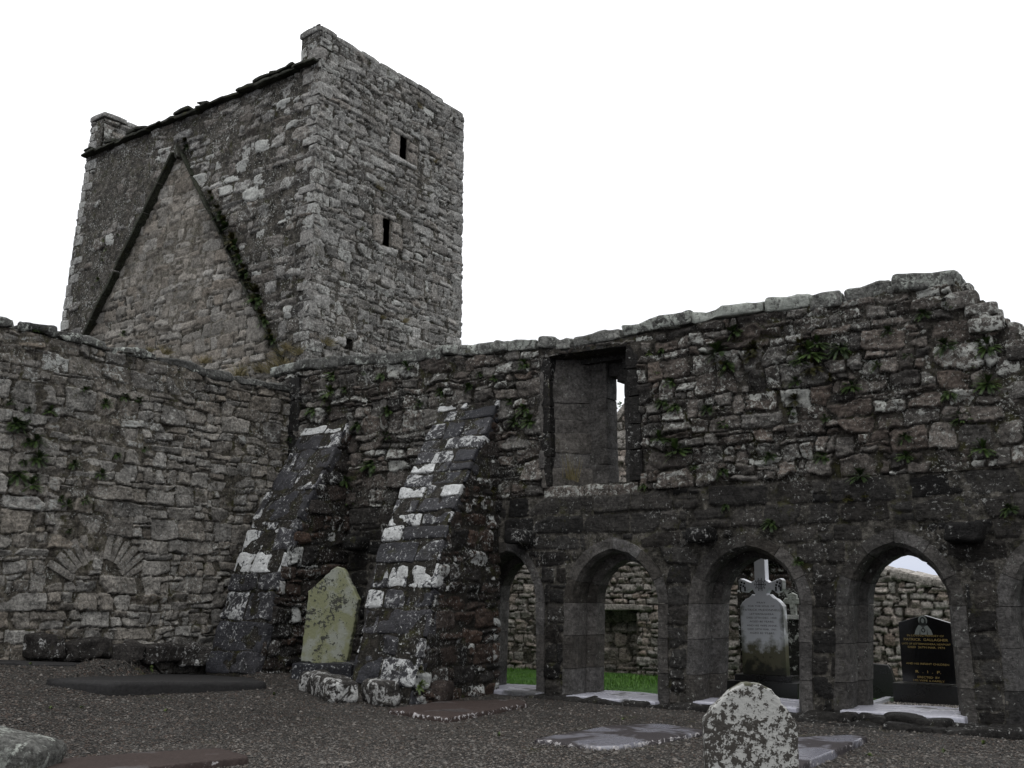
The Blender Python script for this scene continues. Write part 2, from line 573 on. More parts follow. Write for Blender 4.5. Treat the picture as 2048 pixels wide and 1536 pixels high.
def sheet(mb, s0, s1, t0, t1, res, groups, mapf, keep=None, mort=(-.03, .012), mort_scale=1.1, seed=1, wob=(.030, .010), mi=0, mst=(.5, 0, .2)):
    """a wall face as one displaced skin: every stone of the groups stands out of the pointing by its own
    amount, with chipped corners and a rough face; the pointing is raked out in places and smeared in others"""
    ns, nt = int((s1 - s0) / res) + 1, int((t1 - t0) / res) + 1
    sv, tv = np.linspace(s0, s1, ns), np.linspace(t0, t1, nt)
    S, T = np.meshgrid(sv, tv)
    Z0 = np.zeros_like(S)
    WS = S + wob[0] * fbm(S * 3.1, T * 3.1, Z0 + 1.5, seed, 2) * 1.5 + wob[1] * fbm(S * 15, T * 15, Z0 + 4.5, seed + 3, 2) * 1.5
    WT = T + wob[0] * fbm(S * 2.3, T * 3.1, Z0 + 7.5, seed + 1, 2) * 1.5 + wob[1] * fbm(S * 13, T * 15, Z0 + 9.5, seed + 4, 2) * 1.5
    H = np.full(S.shape, -9.)
    AT = np.tile(np.array(list(mst) + [1.]), S.shape + (1,))
    for Q, st, P in groups:
        R = np.random.default_rng(P.get('seed', seed) + 7)
        rel, rnd, edge, tilt, jn = P.get('relief', .03), P.get('rnd', .4), P.get('edge', .035), P.get('tilt', .02), P.get('joint', .012)
        for q, a in zip(Q, st):
            u = R.random(12)
            hx, hy = max((q[1] - q[0] - jn * (.6 + .9 * u[0])) / 2, .02), max((q[3] - q[2] - jn * (.6 + .9 * u[1])) / 2, .015)
            cx_, cy_ = (q[0] + q[1]) / 2 + (u[2] - .5) * .012, (q[2] + q[3]) / 2 + (u[3] - .5) * .012
            i0, i1 = np.searchsorted(sv, [q[0] - .09, q[1] + .09])
            j0, j1 = np.searchsorted(tv, [q[2] - .09, q[3] + .09])
            if i1 <= i0 or j1 <= j0: continue
            x, y = WS[j0:j1, i0:i1] - cx_, WT[j0:j1, i0:i1] - cy_
            an = (u[4] - .5) * .10
            x, y = x + y * an * .6, y - x * an
            r = min(hx, hy) * rnd * (.5 + u[5])
            qx, qy = np.abs(x) - hx + r, np.abs(y) - hy + r
            d = np.hypot(np.maximum(qx, 0), np.maximum(qy, 0)) + np.minimum(np.maximum(qx, qy), 0) - r
            for k in range(2):                                   # chipped corners
                if u[6 + k] < .55:
                    an = u[8 + k] * 2 * math.pi
                    nx, ny = math.cos(an), math.sin(an)
                    d = np.maximum(d, x * nx + y * ny - (abs(nx) * hx + abs(ny) * hy) * (.62 + .3 * u[6 + k]))
            e = edge * (.6 + .8 * u[10])
            p = np.clip(-d / e, 0, 1)
            p = np.sqrt(1 - (1 - p) ** 2)
            rl = rel * (.2 + 1.6 * u[11])
            b = R.normal(0, 1, 2) * tilt
            h = np.where(d < 0, -.035 + (rl + .035) * p + p * (b[0] * np.clip(x / hx, -1, 1) + b[1] * np.clip(y / hy, -1, 1)), -9)
            m = h > H[j0:j1, i0:i1]
            H[j0:j1, i0:i1] = np.where(m, h, H[j0:j1, i0:i1])
            AT[j0:j1, i0:i1][m] = [a[0], a[1], a[2], 0]
    rg = P.get('rough', .016) if groups else .01
    f1 = fbm(S * 6, T * 8, Z0, seed + 11, 4)
    f2 = 1 - np.abs(fbm(S * 3.5, T * 14, Z0 + 3, seed + 12, 3)) * 2
    H = np.where(H > -5, H + rg * 1.6 * f1 + rg * .5 * f2, H)
    ML = mort[0] + (mort[1] - mort[0]) * np.clip(.5 + 1.3 * fbm(S * mort_scale, T * mort_scale, Z0 + 2, seed + 13, 3), 0, 1) + .014 * fbm(S * 9, T * 9, Z0, seed + 14, 3)
    AT[..., 3] = np.where(H > -5, np.clip((ML - H) / .008 + .5, 0, 1), 1)
    N = np.maximum(H, ML)
    X = mapf(S.ravel(), T.ravel(), N.ravel())
    idx = np.arange(ns * nt).reshape(nt, ns)
    f = np.stack([idx[:-1, :-1], idx[:-1, 1:], idx[1:, 1:], idx[1:, :-1]], -1).reshape(-1, 4)
    if keep is not None:
        SC_, TC_ = S[:-1, :-1] + (sv[1] - sv[0]) / 2, T[:-1, :-1] + (tv[1] - tv[0]) / 2
        f = f[keep(SC_, TC_).ravel()]
    p0, p1, p2, p3 = [mapf(np.array([x]), np.array([y]), np.array([z]))[0] for x, y, z in ((0, 1, 0), (.01, 1, 0), (0, 1.01, 0), (0, 1, .01))]
    if np.dot(np.cross(p1 - p0, p2 - p0), p3 - p0) < 0:
        f = f[:, ::-1]
    used = np.unique(f)
    lut = np.full(ns * nt, -1)
    lut[used] = np.arange(len(used))
    mb.add(X[used], lut[f], AT.reshape(-1, 4)[used], mi)


def st_rand(N, seed, tone=(.5, .22), lich=(.25, .2), warm=(.2, .25)):
    R = np.random.default_rng(seed)
    t = np.clip(R.normal(tone[0], tone[1], N), 0, 1)
    l = np.clip(R.normal(lich[0], lich[1], N), 0, 1)
    w = np.clip(R.normal(warm[0], warm[1], N), 0, 1)
    return np.stack([t, l, w], 1)


def slab_core(mb, outer, holes, thick, mapf, st=(.4, .1, .1, 1.), mi=0, inset=.05):
    """the rubble-and-mortar body: outline with openings, given thickness"""
    loops = [outer] + list(holes)
    tri = geometry.tessellate_polygon([[Vector((p[0], p[1], 0)) for p in lp] for lp in loops])
    pts = np.array([p for lp in loops for p in lp], float)
    n = len(pts)
    fr = mapf(pts[:, 0], pts[:, 1], np.full(n, -inset))
    bk = mapf(pts[:, 0], pts[:, 1], np.full(n, -thick))
    p0, p1, p2, p3 = [mapf(np.array([x]), np.array([y]), np.array([z]))[0] for x, y, z in ((0, 1, 0), (.01, 1, 0), (0, 1.01, 0), (0, 1, .01))]
    hand = np.dot(np.cross(p1 - p0, p2 - p0), p3 - p0) > 0
    Fs = []
    for t in tri:
        a, b, c = [pts[i] for i in t]
        ccw = (b[0] - a[0]) * (c[1] - a[1]) - (b[1] - a[1]) * (c[0] - a[0]) > 0
        f = list(t) if ccw == hand else list(t)[::-1]
        Fs.append(f)
        Fs.append([i + n for i in f[::-1]])
    k = 0
    for li, lp in enumerate(loops):
        m = len(lp)
        ar = sum(lp[i][0] * lp[(i + 1) % m][1] - lp[(i + 1) % m][0] * lp[i][1] for i in range(m))
        for i in range(m):
            j = (i + 1) % m
            f = [k + i, k + i + n, k + j + n, k + j]
            if ((ar > 0) == hand) != (li == 0): f = f[::-1]
            Fs.append(f)
        k += m
    mb.add(np.concatenate([fr, bk]), Fs, st, mi, False)


def boxrock(mb, cen, half, rot=None, r=.3, amp=.02, freq=3., st=(.5, .2, .1), res=6, seed=0, mi=0):
    """one rounded, uneven block; rot = 3x3 (columns are its axes)"""
    half = np.array(half, float)
    g = np.linspace(-1, 1, res)
    g = np.sign(g) * np.abs(g) ** .7
    U, V = np.meshgrid(g, g)
    U, V = U.ravel(), V.ravel()
    one = np.ones_like(U)
    idx = np.arange(res * res).reshape(res, res)
    f = np.stack([idx[:-1, :-1], idx[:-1, 1:], idx[1:, 1:], idx[1:, :-1]], -1).reshape(-1, 4)
    P, Fs = [], []
    for k, (ax, sg) in enumerate([(0, 1), (0, -1), (1, 1), (1, -1), (2, 1), (2, -1)]):
        q = np.zeros((len(U), 3))
        o = [(1, 2), (2, 0), (0, 1)][ax]
        q[:, ax] = sg
        q[:, o[0]] = U * sg
        q[:, o[1]] = V
        P.append(q); Fs.append(f + k * len(U))
    P = np.concatenate(P); Fs = np.concatenate(Fs)
    rr = r * half.min()
    p = P * half
    inner = np.clip(p, -(half - rr), half - rr)
    dlt = p - inner
    L = np.linalg.norm(dlt, axis=1, keepdims=True)
    nrm = dlt / np.maximum(L, 1e-9)
    p = inner + nrm * rr
    s = seed * 3.17
    dn = fbm(p[:, 0] * freq + s, p[:, 1] * freq + s * .7, p[:, 2] * freq - s, 3, 3)[:, None]
    dv = np.stack([fbm(p[:, 0] * freq * .6 + s + k * 9, p[:, 1] * freq * .6, p[:, 2] * freq * .6 + s, 8, 2) for k in range(3)], 1)
    p = p + nrm * dn * amp * 1.3 + dv * amp * 1.2
    if rot is not None:
        p = p @ np.array(rot, float).T
    mb.add(p + np.array(cen, float), Fs, st, mi)


def rotz(a):
    return np.array([[math.cos(a), -math.sin(a), 0], [math.sin(a), math.cos(a), 0], [0, 0, 1]])


def rotx(a):
    return np.array([[1, 0, 0], [0, math.cos(a), -math.sin(a)], [0, math.sin(a), math.cos(a)]])


def roty(a):
    return np.array([[math.cos(a), 0, math.sin(a)], [0, 1, 0], [-math.sin(a), 0, math.cos(a)]])


def prism(mb, poly, z0, z1, st=(.5, .1, .1), mi=0):
    """plan polygon (x,y) counter-clockwise, from z0 to z1"""
    n = len(poly)
    V = [(x, y, z0) for x, y in poly] + [(x, y, z1) for x, y in poly]
    Fs = [list(range(n))[::-1], list(range(n, 2 * n))] + [[i, (i + 1) % n, (i + 1) % n + n, i + n] for i in range(n)]
    mb.add(V, Fs, st, mi, False)


def extrude(mb, poly, org, ax, az, dep, bev=.01, st=(.5, .1, .1), mi=0):
    """upright outline (x,z), front face towards ax x az, thickness dep, bevelled edge all round"""
    poly = np.array(poly, float)
    n = len(poly)
    ax, az = np.array(ax, float), np.array(az, float)
    nr = np.cross(ax, az)
    d0 = np.roll(poly, -1, 0) - poly
    nn = np.stack([d0[:, 1], -d0[:, 0]], 1)
    nn /= np.maximum(np.linalg.norm(nn, axis=1, keepdims=True), 1e-9)
    vn = nn + np.roll(nn, 1, 0)
    vn /= np.maximum(np.linalg.norm(vn, axis=1, keepdims=True), 1e-9)
    rings = []
    for off, y in ((bev, 0), (bev * .3, -bev * .3), (0, -bev), (0, -dep + bev), (bev, -dep)):
        q = poly - vn * off
        rings.append(np.array(org) + q[:, :1] * ax + q[:, 1:] * az + nr * y)
    V = np.concatenate(rings)
    Fs = []
    for k in range(4):
        for i in range(n):
            j = (i + 1) % n
            Fs.append([k * n + i, (k + 1) * n + i, (k + 1) * n + j, k * n + j])
    mb.add(V, Fs, st, mi, False)
    tri = geometry.tessellate_polygon([[Vector((p[0], p[1], 0)) for p in poly]])
    F2 = []
    for t in tri:
        a, b, c = [poly[i] for i in t]
        ccw = (b[0] - a[0]) * (c[1] - a[1]) - (b[1] - a[1]) * (c[0] - a[0]) > 0
        f = list(t) if ccw else list(t)[::-1]
        F2.append(f)
    mb.add(rings[0], F2, st, mi, False)
    mb.add(rings[4], [f[::-1] for f in F2], st, mi, False)


def box(mb, x0, x1, y0, y1, z0, z1, st=(.5, .1, .1), mi=0):
    prism(mb, [(x0, y0), (x1, y0), (x1, y1), (x0, y1)], z0, z1, st, mi)


# ------------------------------------------------------------------ ground
YA = 12.6           # front plane of the arcade
XN = -13.6          # face of the nave wall
YT = 13.6           # front plane of the tower
XT = -14.3          # right face of the tower
TH = .8             # arcade wall thickness

mb = MB()
gx = np.concatenate([np.linspace(-400, -40, 8), np.linspace(-30, -16, 8), np.linspace(-15, 6, 106), np.linspace(8, 40, 10), np.linspace(60, 400, 7)])
gy = np.concatenate([np.linspace(-60, -4, 8), np.linspace(-2, 12.9, 76), np.linspace(13.5, 24, 10), np.linspace(30, 500, 10)])
GX, GY = np.meshgrid(gx, gy)
Z = ground_h(GX, GY) + .02 * fbm(GX * .8, GY * .8, GX * 0, 4, 4) + .006 * fbm(GX * 5, GY * 5, GX * 0, 14, 2)
Z = np.where(GY > 13.0, Z - .05, Z)
idx = np.arange(GX.size).reshape(GX.shape)
f = np.stack([idx[:-1, :-1], idx[:-1, 1:], idx[1:, 1:], idx[1:, :-1]], -1).reshape(-1, 4)
mb.add(np.stack([GX.ravel(), GY.ravel(), Z.ravel()], 1), f, (.5, 0, 0))
ground_o = tag(mb.build('gravel_ground', M['gravel']), kind='structure')

# loose stones lying on the gravel
mb = MB()
R = np.random.default_rng(3)
oct_v = np.array([(1, 0, 0), (-1, 0, 0), (0, 1, 0), (0, -1, 0), (0, 0, 1), (0, 0, -1)], float)
oct_f = np.array([(0, 2, 4), (2, 1, 4), (1, 3, 4), (3, 0, 4), (2, 0, 5), (1, 2, 5), (3, 1, 5), (0, 3, 5)])
NP = 90000
px = R.uniform(-60, 2100, NP)
py = 1330 + 260 * R.random(NP) ** .9
r_ = _fw[None] + _rt[None] * ((px - CX) / F)[:, None] - _up[None] * ((py - CY) / F)[:, None]
pt = _O + r_ * ((.1 - EYE) / r_[:, 2])[:, None]
ok = (pt[:, 1] < 12.3) & (pt[:, 0] > -13.2) & (pt[:, 1] > 4)
pt = pt[ok]
pt[:, 2] = ground_h(pt[:, 0], pt[:, 1]) + .003 + .02 * fbm(pt[:, 0] * .8, pt[:, 1] * .8, pt[:, 0] * 0, 4, 4)
n = len(pt)
tn = np.clip(R.beta(1.1, 2.4, n) * 1.25, 0, 1)
sc = R.lognormal(math.log(.0080), .42, (n, 1, 1)) * R.uniform(.6, 1.3, (n, 1, 3)) * np.array([1.15, 1.15, .7])
wh = R.random(n) < .010
tn = np.where(wh, R.uniform(1.2, 2.4, n), tn)
sc[wh] *= .6
V = oct_v[None] * sc * R.uniform(.7, 1.2, (n, 6, 1))
an = R.uniform(0, 6.28, n)
ca, sa = np.cos(an)[:, None], np.sin(an)[:, None]
V = np.stack([V[..., 0] * ca - V[..., 1] * sa, V[..., 0] * sa + V[..., 1] * ca, V[..., 2]], -1) + pt[:, None]
A = np.stack([tn, R.random(n) * 0, (R.random(n) < .2) * R.uniform(.3, 1, n)], 1)
mb.add(V.reshape(-1, 3), (oct_f[None] + (np.arange(n) * 6)[:, None, None]).reshape(-1, 3), np.repeat(A, 6, 0), 0, False)
t = NT('loose_gravel')
tone, _l, wm = t.attr()[:3]
c = t.mix(t.ma('MULTIPLY', wm, .6), t.scale((.136, .125, .112, 1)[:3], t.ma('ADD', .06, tone)), (.10, .075, .058))
M['chips'] = t.out(c, t.mr(tone, 0, 1, .4, .7), None, .2)
gravel_o = tag(mb.build('loose_gravel', M['chips']), 'loose wet grey and brown gravel chips on the ground', 'gravel', kind='stuff')

# ------------------------------------------------------------------ church tower
tw = thing('church_tower', (-18.4, 16., 0), 'square rubble stone church tower with a steep triangular roof scar', 'tower')


def mapF(s, t, n):                       # front (south) face: batter on the left edge
    w = (XT - s) / (XT + 22.45)
    x = s - w * .11 * (13.4 - t)
    return np.stack([x, YT - n, t], -1)


def mapR(s, t, n):                       # right face
    return np.stack([XT + n, s, t], -1)


APX, FL, FR = (-18.75, 11.62), (-22.3, 6.9), (-14.45, 5.3)


def in_gable(x, z):
    if z > APX[1] or z < 4.5: return False
    k = (APX[1] - z)
    return APX[0] - k * .752 < x < APX[0] + k * .68


def in_gable_v(x, z):
    k = APX[1] - z
    return (k > 0) & (x > APX[0] - k * .752) & (x < APX[0] + k * .68)


def unF(x, z):                           # world x -> s on the front face
    a = .11 * (13.4 - z) / (XT + 22.45)
    return (x + a * XT) / (1 + a)


mb = MB()
prof = [(unF(-15.2, 0) - 8.3, 0), (XT - .562, 0), (XT - .562, 12.36), (-21.95, 12.42), (-21.95, 13.36), (-22.45, 13.4), (-22.45, 0)]
prof = [(-22.45, 0), (XT - .562, 0), (XT - .562, 12.36), (-21.95, 12.42), (-21.95, 13.3), (-22.45, 13.3)]
slab_core(mb, prof, [], 4.9, mapF, inset=.01)
WINS = [(16.18, 16.44, 11.22, 11.78), (15.68, 15.94, 9.0, 9.64)]
PUT = (14.6, 14.85, 6.45, 6.68)
hl = [[(a, c), (b, c), (b, d), (a, d)][::-1] for a, b, c, d in WINS + [PUT]]
slab_core(mb, [(YT + .02, 0), (YT + 4.9, 0), (YT + 4.9, 13.12), (YT + .02, 13.16)], hl, .56, mapR)
# front face
Qf, p = layout(-22.8, XT, 4.4, 13.3, (.14, .32), (.18, .52), .32, seed=21)
xs_ = mapF(Qf[:, :2].mean(1), Qf[:, 2:].mean(1), np.zeros(len(Qf)))[:, 0]
ing = in_gable_v(xs_, Qf[:, 2:].mean(1))
Q = Qf[~ing]
st = st_rand(len(Q), 1, (.34, .24), (.24, .22), (.25, .25))
hid = np.random.default_rng(5).random(len(Q)) < np.clip(.80 - (Q[:, 0] + 22.5) / 9.5 * .75, .1, .85)   # old pointing hides many stones on the left
Q, st = Q[~hid], st[~hid]


def kF(S, T):
    X = mapF(S.ravel(), T.ravel(), np.zeros(S.size))[:, 0].reshape(S.shape)
    return ~in_gable_v(X, T) & ((T < 12.36) | (S > -14.86) | (S < -21.97))


sheet(mb, -22.45, XT, 4.6, 13.28, .03, [(Q, st, dict(relief=.018, rnd=.4, edge=.03, rough=.018, seed=21))], mapF, kF, (-.022, .022), .7, 21, (.045, .014))
# right face
Q, p = layout(YT, YT + 4.9, 5., 13.2, (.10, .28), (.15, .48), .36, seed=22)
JW = [(a - .34 + .07 * i, a, c - .02, d + .02) for i, (a, b, c, d) in enumerate(WINS)]
Q = fit(Q, [rect_hole(a - .37, b + .39, c - .18, d + .14) for a, b, c, d in WINS] + [rect_hole(*PUT)])
st = st_rand(len(Q), 2, (.58, .22), (.20, .18), (.12, .2))
Wq, Ws = [], []
for a, b, c, d in WINS:                                       # big dressed jambs, sill and head round the slits
    Wq += [(a - .36, a, c, d), (b, b + .38, c, d * .55 + c * .45), (b, b + .32, d * .55 + c * .45, d), (a - .36, b + .34, c - .17, c), (a - .26, b + .26, d, d + .13)]
    Ws += [(.75, -.3, .75), (.72, -.3, .8), (.78, -.3, .7), (.95, .1, 0), (.85, .0, .3)]


def kR(S, T):
    k = np.ones(S.shape, bool)
    for a, b, c, d in WINS + [PUT]:
        k &= ~((S > a) & (S < b) & (T > c) & (T < d))
    return k


sheet(mb, YT, YT + 4.9, 5., 13.14, .0263, [(np.array(Wq), np.array(Ws), dict(relief=.028, rnd=.1, edge=.03, tilt=.004, joint=.012, seed=3)), (Q, st, dict(relief=.020, rnd=.22, edge=.018, rough=.017, tilt=.016, joint=.008, seed=22))], mapR, kR, (-.030, .012), 1.0, 22, (.040, .012))
# inner side of the far parapet
Q, p = layout(YT, YT + 4.9, 12.4, 13.4, (.12, .24), (.2, .5), .3, seed=23)
sheet(mb, YT, YT + 4.9, 12.42, 13.3, .04, [(Q, st_rand(len(Q), 3, (.4, .2), (.3, .2)), dict(seed=23))], lambda s, t, n: np.stack([-21.95 + n, s, t], -1), None, (-.03, .01), 1, 23)
# quoins down the near corner and the far left edge
R = np.random.default_rng(31)
z = 5.0
k = 0
while z < 13.1:
    h = R.uniform(.16, .34)
    a, b = (R.uniform(.3, .5), R.uniform(.16, .26)) if k % 2 else (R.uniform(.16, .26), R.uniform(.32, .55))
    boxrock(mb, (XT - a / 2 + .026, YT + b / 2 - .026, z + h / 2), (a / 2, b / 2, h / 2 - .006), None, .2, .022, 5, (R.uniform(.3, .9), R.uniform(.1, .5), R.uniform(0, .3)), 6, k)
    xl = -22.45 - .11 * (13.4 - z)
    boxrock(mb, (xl + a / 2 - .008, YT + b / 2 - .012, z + h / 2), (a / 2, b / 2, h / 2 - .004), None, .2, .018, 5, (R.uniform(.4, .9), R.uniform(.3, .6), 0), 5, k + 50)
    boxrock(mb, (XT - .3 + .03, YT + 4.9 - b / 2 + .02, z + h / 2), (.3, b / 2, h / 2 - .012), None, .32, .02, 4, (R.uniform(.3, .8), R.uniform(.1, .4), 0), 5, k + 90)
    z += h; k += 1
mb.build('wall', M['tower'], tw)
# parapet coping
for nm, xx, zz in (('parapet_coping', XT - .28, 13.14), ('parapet_coping', -22.2, 13.34)):
    mb = MB()
    y = YT - .04
    while y < YT + 4.8:
        l = R.uniform(.4, .9)
        l = min(l, YT + 4.92 - y)
        boxrock(mb, (xx + R.uniform(-.02, .02), y + l / 2, zz + .05 + R.uniform(-.02, .03)), (.31, l / 2 - .008, .07), rotx(R.normal(0, .015)), .5, .02, 3, (R.uniform(.4, .8), R.uniform(.2, .5), 0), 6, int(y * 100))
        y += l
    mb.build(nm, M['tower'], tw)
# mossy eave slates along the front face
mb = MB()
x = -22.55
while x < -14.9:
    l = R.uniform(.28, .62)
    boxrock(mb, (x + l / 2, YT + .02 + R.uniform(-.05, .02), 12.40 + R.uniform(-.02, .02)), (l / 2 + .03, .17, .032), roty(R.normal(0, .05)), .6, .03, 5, (R.uniform(.1, .7), R.uniform(0, .3), 0), 6, int(x * 31))
    if R.random() < .5:
        boxrock(mb, (x + l * .4, YT + .0, 12.50), (R.uniform(.12, .3), .16, R.uniform(.025, .05)), roty(R.normal(.12, .08)), .6, .02, 5, (R.uniform(.1, .6), 0, 0), 5, int(x * 57))
    x += l
mb.build('eave_slates', M['eave'], tw)
# infill between the roof scar mouldings
mb = MB()
Q = Qf[in_gable_v(xs_, Qf[:, 2:].mean(1)) | in_gable_v(xs_ + .25, Qf[:, 2:].mean(1)) | in_gable_v(xs_ - .25, Qf[:, 2:].mean(1))]
st = st_rand(len(Q), 4, (.5, .27), (.10, .14), (.32, .32))
sheet(mb, -22.45, XT, 4.6, 11.66, .03, [(Q, st, dict(relief=.016, rnd=.25, edge=.02, rough=.014, tilt=.012, joint=.008, seed=25))], mapF,
      lambda S, T: in_gable_v(mapF(S.ravel(), T.ravel(), np.zeros(S.size))[:, 0].reshape(S.shape), T), (-.030, .014), .9, 25, (.036, .012))
tag(mb.build('gable_infill', M['gable'], tw), 'paler brown rubble triangle inside the roof scar')
# roof scar mouldings
for side in (-1, 1):
    mb = MB()
    sl = .752 if side < 0 else .68
    dx, dz = side * sl, -1.
    L = math.hypot(dx, dz)
    dx, dz = dx / L, dz / L
    tot = (APX[1] - 5.2) * L
    u = .16
    while u < tot:
        l = R.uniform(.45, 1.0)
        c = (APX[0] + dx * (u + l / 2), YT - (.07 if side < 0 else .04), APX[1] + dz * (u + l / 2) + R.uniform(-.02, .02))
        rot = np.array([[dx, 0, dz], [0, 1, 0], [-dz, 0, dx]]).T
        rot = np.array([[dx, 0, -dz], [0, 1, 0], [dz, 0, dx]])
        boxrock(mb, c, (l / 2, .13 if side < 0 else .06, .042 if side < 0 else .028), rot, .4, .018, 4, (R.uniform(.2, .6), R.uniform(0, .35), .1), 6, int(u * 77) + side)
        u += l + .01
    if side > 0:
        boxrock(mb, (APX[0] + .02, YT - .10, APX[1] - .1), (.05, .07, .18), roty(-.25), .3, .01, 4, (1., .9, 0), 5, 9)
    mb.build('roof_scar', M['eave'], tw)
# slit windows: plain chamfered reveals set back in the face
for a, b, c, d in WINS:
    mb = MB()
    for y0, y1, z0, z1 in ((a - .08, a, c - .02, d + .02), (b, b + .08, c - .02, d + .02), (a, b, c - .08, c), (a, b, d, d + .08)):
        box(mb, XT - .40, XT - .012, y0, y1, z0, z1, (.3, 0, .3))
    mb.build('window_frame', M['gable'], tw)

# ------------------------------------------------------------------ nave wall (left)
nw = thing('nave_wall', (XN - .6, 8, .3), 'tall grey rubble wall on the left with a blocked low arch near its foot', 'stone wall')


def mapN(s, t, n):
    return np.stack([XN + n, s, t], -1)


mb = MB()
core = [(0.5, -.2), (12.58, -.2), (12.58, 5.08), (0.5, 5.30)]
slab_core(mb, core, [], 1.15, mapN)
NTOP = lambda y: 5.1 + (12.6 - y) * .028
AC = (8.98, 1.55)                                            # centre of the blocked arch


def arch_ring(c, d):
    zc = min(max((c + d) / 2, 1.55), 2.6)
    hh = zc - AC[1]
    if d < 1.75 or c > 2.42: return None
    w = math.sqrt(max(.86 ** 2 - hh * hh, 0)) + .06
    return (AC[0] - w, AC[0] + w)


def ring_keep(s, t):
    r = math.hypot(s - AC[0], t - AC[1])
    return not (t > 1.7 and .46 < r < .92)


Q, p = layout(2.8, 12.6, .0, 5.3, (.10, .34), (.14, .58), .42, seed=41)
Q = fit(Q, keep=ring_keep)
st = st_rand(len(Q), 5, (.5, .2), (.16, .15), (.18, .22))
low = Q[:, 3] > 4.7
st[low, 0] *= .45
pat = (Q[:, 1] < 9.0) & (Q[:, 2] < 2.4)                        # old render survives low down
sheet(mb, 4.6, 12.58, -.1, 5.2, .016, [(Q[~pat], st[~pat], dict(relief=.022, rnd=.20, edge=.014, rough=.017, tilt=.016, joint=.008, seed=41)), (Q[pat], st[pat] * np.array([.9, .8, 1.2]), dict(relief=.014, rnd=.22, edge=.018, rough=.016, joint=.008, seed=43))], mapN, lambda S, T: T < NTOP(S), (-.032, .012), .8, 41, (.040, .012))
R = np.random.default_rng(42)
for k in range(13):                                          # voussoirs
    a = math.radians(152 - k * 10.2)
    rr = .69
    l = R.uniform(.18, .24)
    cs, ct = AC[0] + math.cos(a) * rr, AC[1] + math.sin(a) * rr
    rot = np.array([[0, 0, 1], [math.cos(a), -math.sin(a), 0], [math.sin(a), math.cos(a), 0]])
    boxrock(mb, (XN - .045 + R.uniform(-.012, .012), cs, ct), (l, R.uniform(.04, .062), .06), np.array([[0, 0, 1], [math.cos(a), -math.sin(a), 0], [math.sin(a), math.cos(a), 0]]), .3, .012, 5, (R.uniform(.35, .6), .1, .2), 5, k)
mb.build('wall', M['nave'], nw)
mb = MB()
y = .5
while y < 12.3:
    l = R.uniform(.35, .95)
    l = min(l, 12.52 - y)
    far = y > 9.3
    boxrock(mb, (XN - .5, y + l / 2, NTOP(y + l / 2) + .03 + R.uniform(-.02, .02)), (.56, l / 2 - .01, R.uniform(.06, .10)), rotx(R.normal(0, .03)), .6, .06, 3.2, (R.uniform(.1, .4), R.uniform(.0, .15) if far else R.uniform(.15, .45), 0), 12, int(y * 43))
    y += l
mb.build('coping', M['coping'], nw)
mb = MB()
y = 7.9
while y < 11.9:
    l = R.uniform(.35, .7)
    hz = R.uniform(.10, .15)
    boxrock(mb, (XN + .2 + R.uniform(-.04, .04), y + l / 2, float(ground_h(-13.3, y + l / 2)) + .10), (.22, l / 2, hz), rotz(R.normal(0, .06)), .4, .06, 3.5, (R.uniform(0, .35), R.uniform(.0, .28), .1), 11, int(y * 29))
    y += l
mb.build('plinth', M['rock'], nw)

# ------------------------------------------------------------------ cloister arcade
ca = thing('cloister_arcade', (-7.5, YA + .4, .1), 'ruined cloister arcade wall with pointed arches, two sloping buttresses and a tall window', 'arcade wall')


def mapA(s, t, n):
    return np.stack([s, YA - n, t], -1)


tops = [(562, 735), (590, 722), (700, 712), (820, 703), (920, 690), (1060, 678), (1140, 674), (1215, 662), (1400, 620), (1560, 594), (1700, 577), (1790, 552), (1850, 543), (1908, 541)]
TOPX = np.array([onY(x, y, YA)[0] for x, y in tops])
TOPZ = np.array([onY(x, y, YA)[2] for x, y in tops])
endpx = [(1912, 560), (1935, 598), (1968, 600), (1976, 636), (2010, 640), (2020, 662), (2044, 668), (2046, 690), (2034, 700), (2040, 745), (2075, 800), (2095, 900), (2140, 1000)]
END = [tuple(onY(x, y, YA)[[0, 2]]) for x, y in endpx]
COPE = .17
ARC = [-3.22 - 1.905 * k for k in range(-1, 6)]
# the jambs of each arch as they stand now (left foot, left springing, right foot, right springing)
JAMB = {}
for k_, (a_, b_, c_, d_) in {4 - 0: (1692, 1694, 1926, 1906), 3: (1392, 1397, 1603, 1601), 2: (1143, 1145, 1318, 1316), 1: (948, 955, 1072, 1072)}.items():
    JAMB[5 - k_] = (onY(a_, 1410, YA)[0], onY(b_, 1200, YA)[0], onY(c_, 1410, YA)[0], onY(d_, 1200, YA)[0])


def amap(i, x, z):
    """nominal arch coordinates (x from -AW to AW) -> the leaning, uneven opening"""
    x, z = np.asarray(x, float), np.asarray(z, float)
    if i not in JAMB:
        return ARC[i] + x
    a, b, c, d = JAMB[i]
    t = np.clip((z - .22) / (1.35 - .22), 0, 1.1)
    l, r = a + (b - a) * t, c + (d - c) * t
    w = (r - l) / 2
    return (l + r) / 2 + np.sign(x) * np.where(np.abs(x) <= AW, np.abs(x) / AW * w, w + np.abs(x) - AW)


AW, ASP, AAP, SILL = .67, 1.42, 2.17, .06


def arch_pts(w, ap, sp=ASP, n=9):
    """left springing -> apex -> right springing of a two-centred arch, half width w"""
    h = ap - sp
    r = (w * w + h * h) / (2 * w)
    a1 = math.acos(max(-1, min(1, (r - w) / r)))
    pts = []
    for i in range(n + 1):
        a = a1 * i / n
        pts.append((-(w - r) - r * math.cos(a) if False else (r - w) - r * math.cos(a), sp + r * math.sin(a)))
    return pts + [(-x, z) for x, z in pts[::-1][1:]]


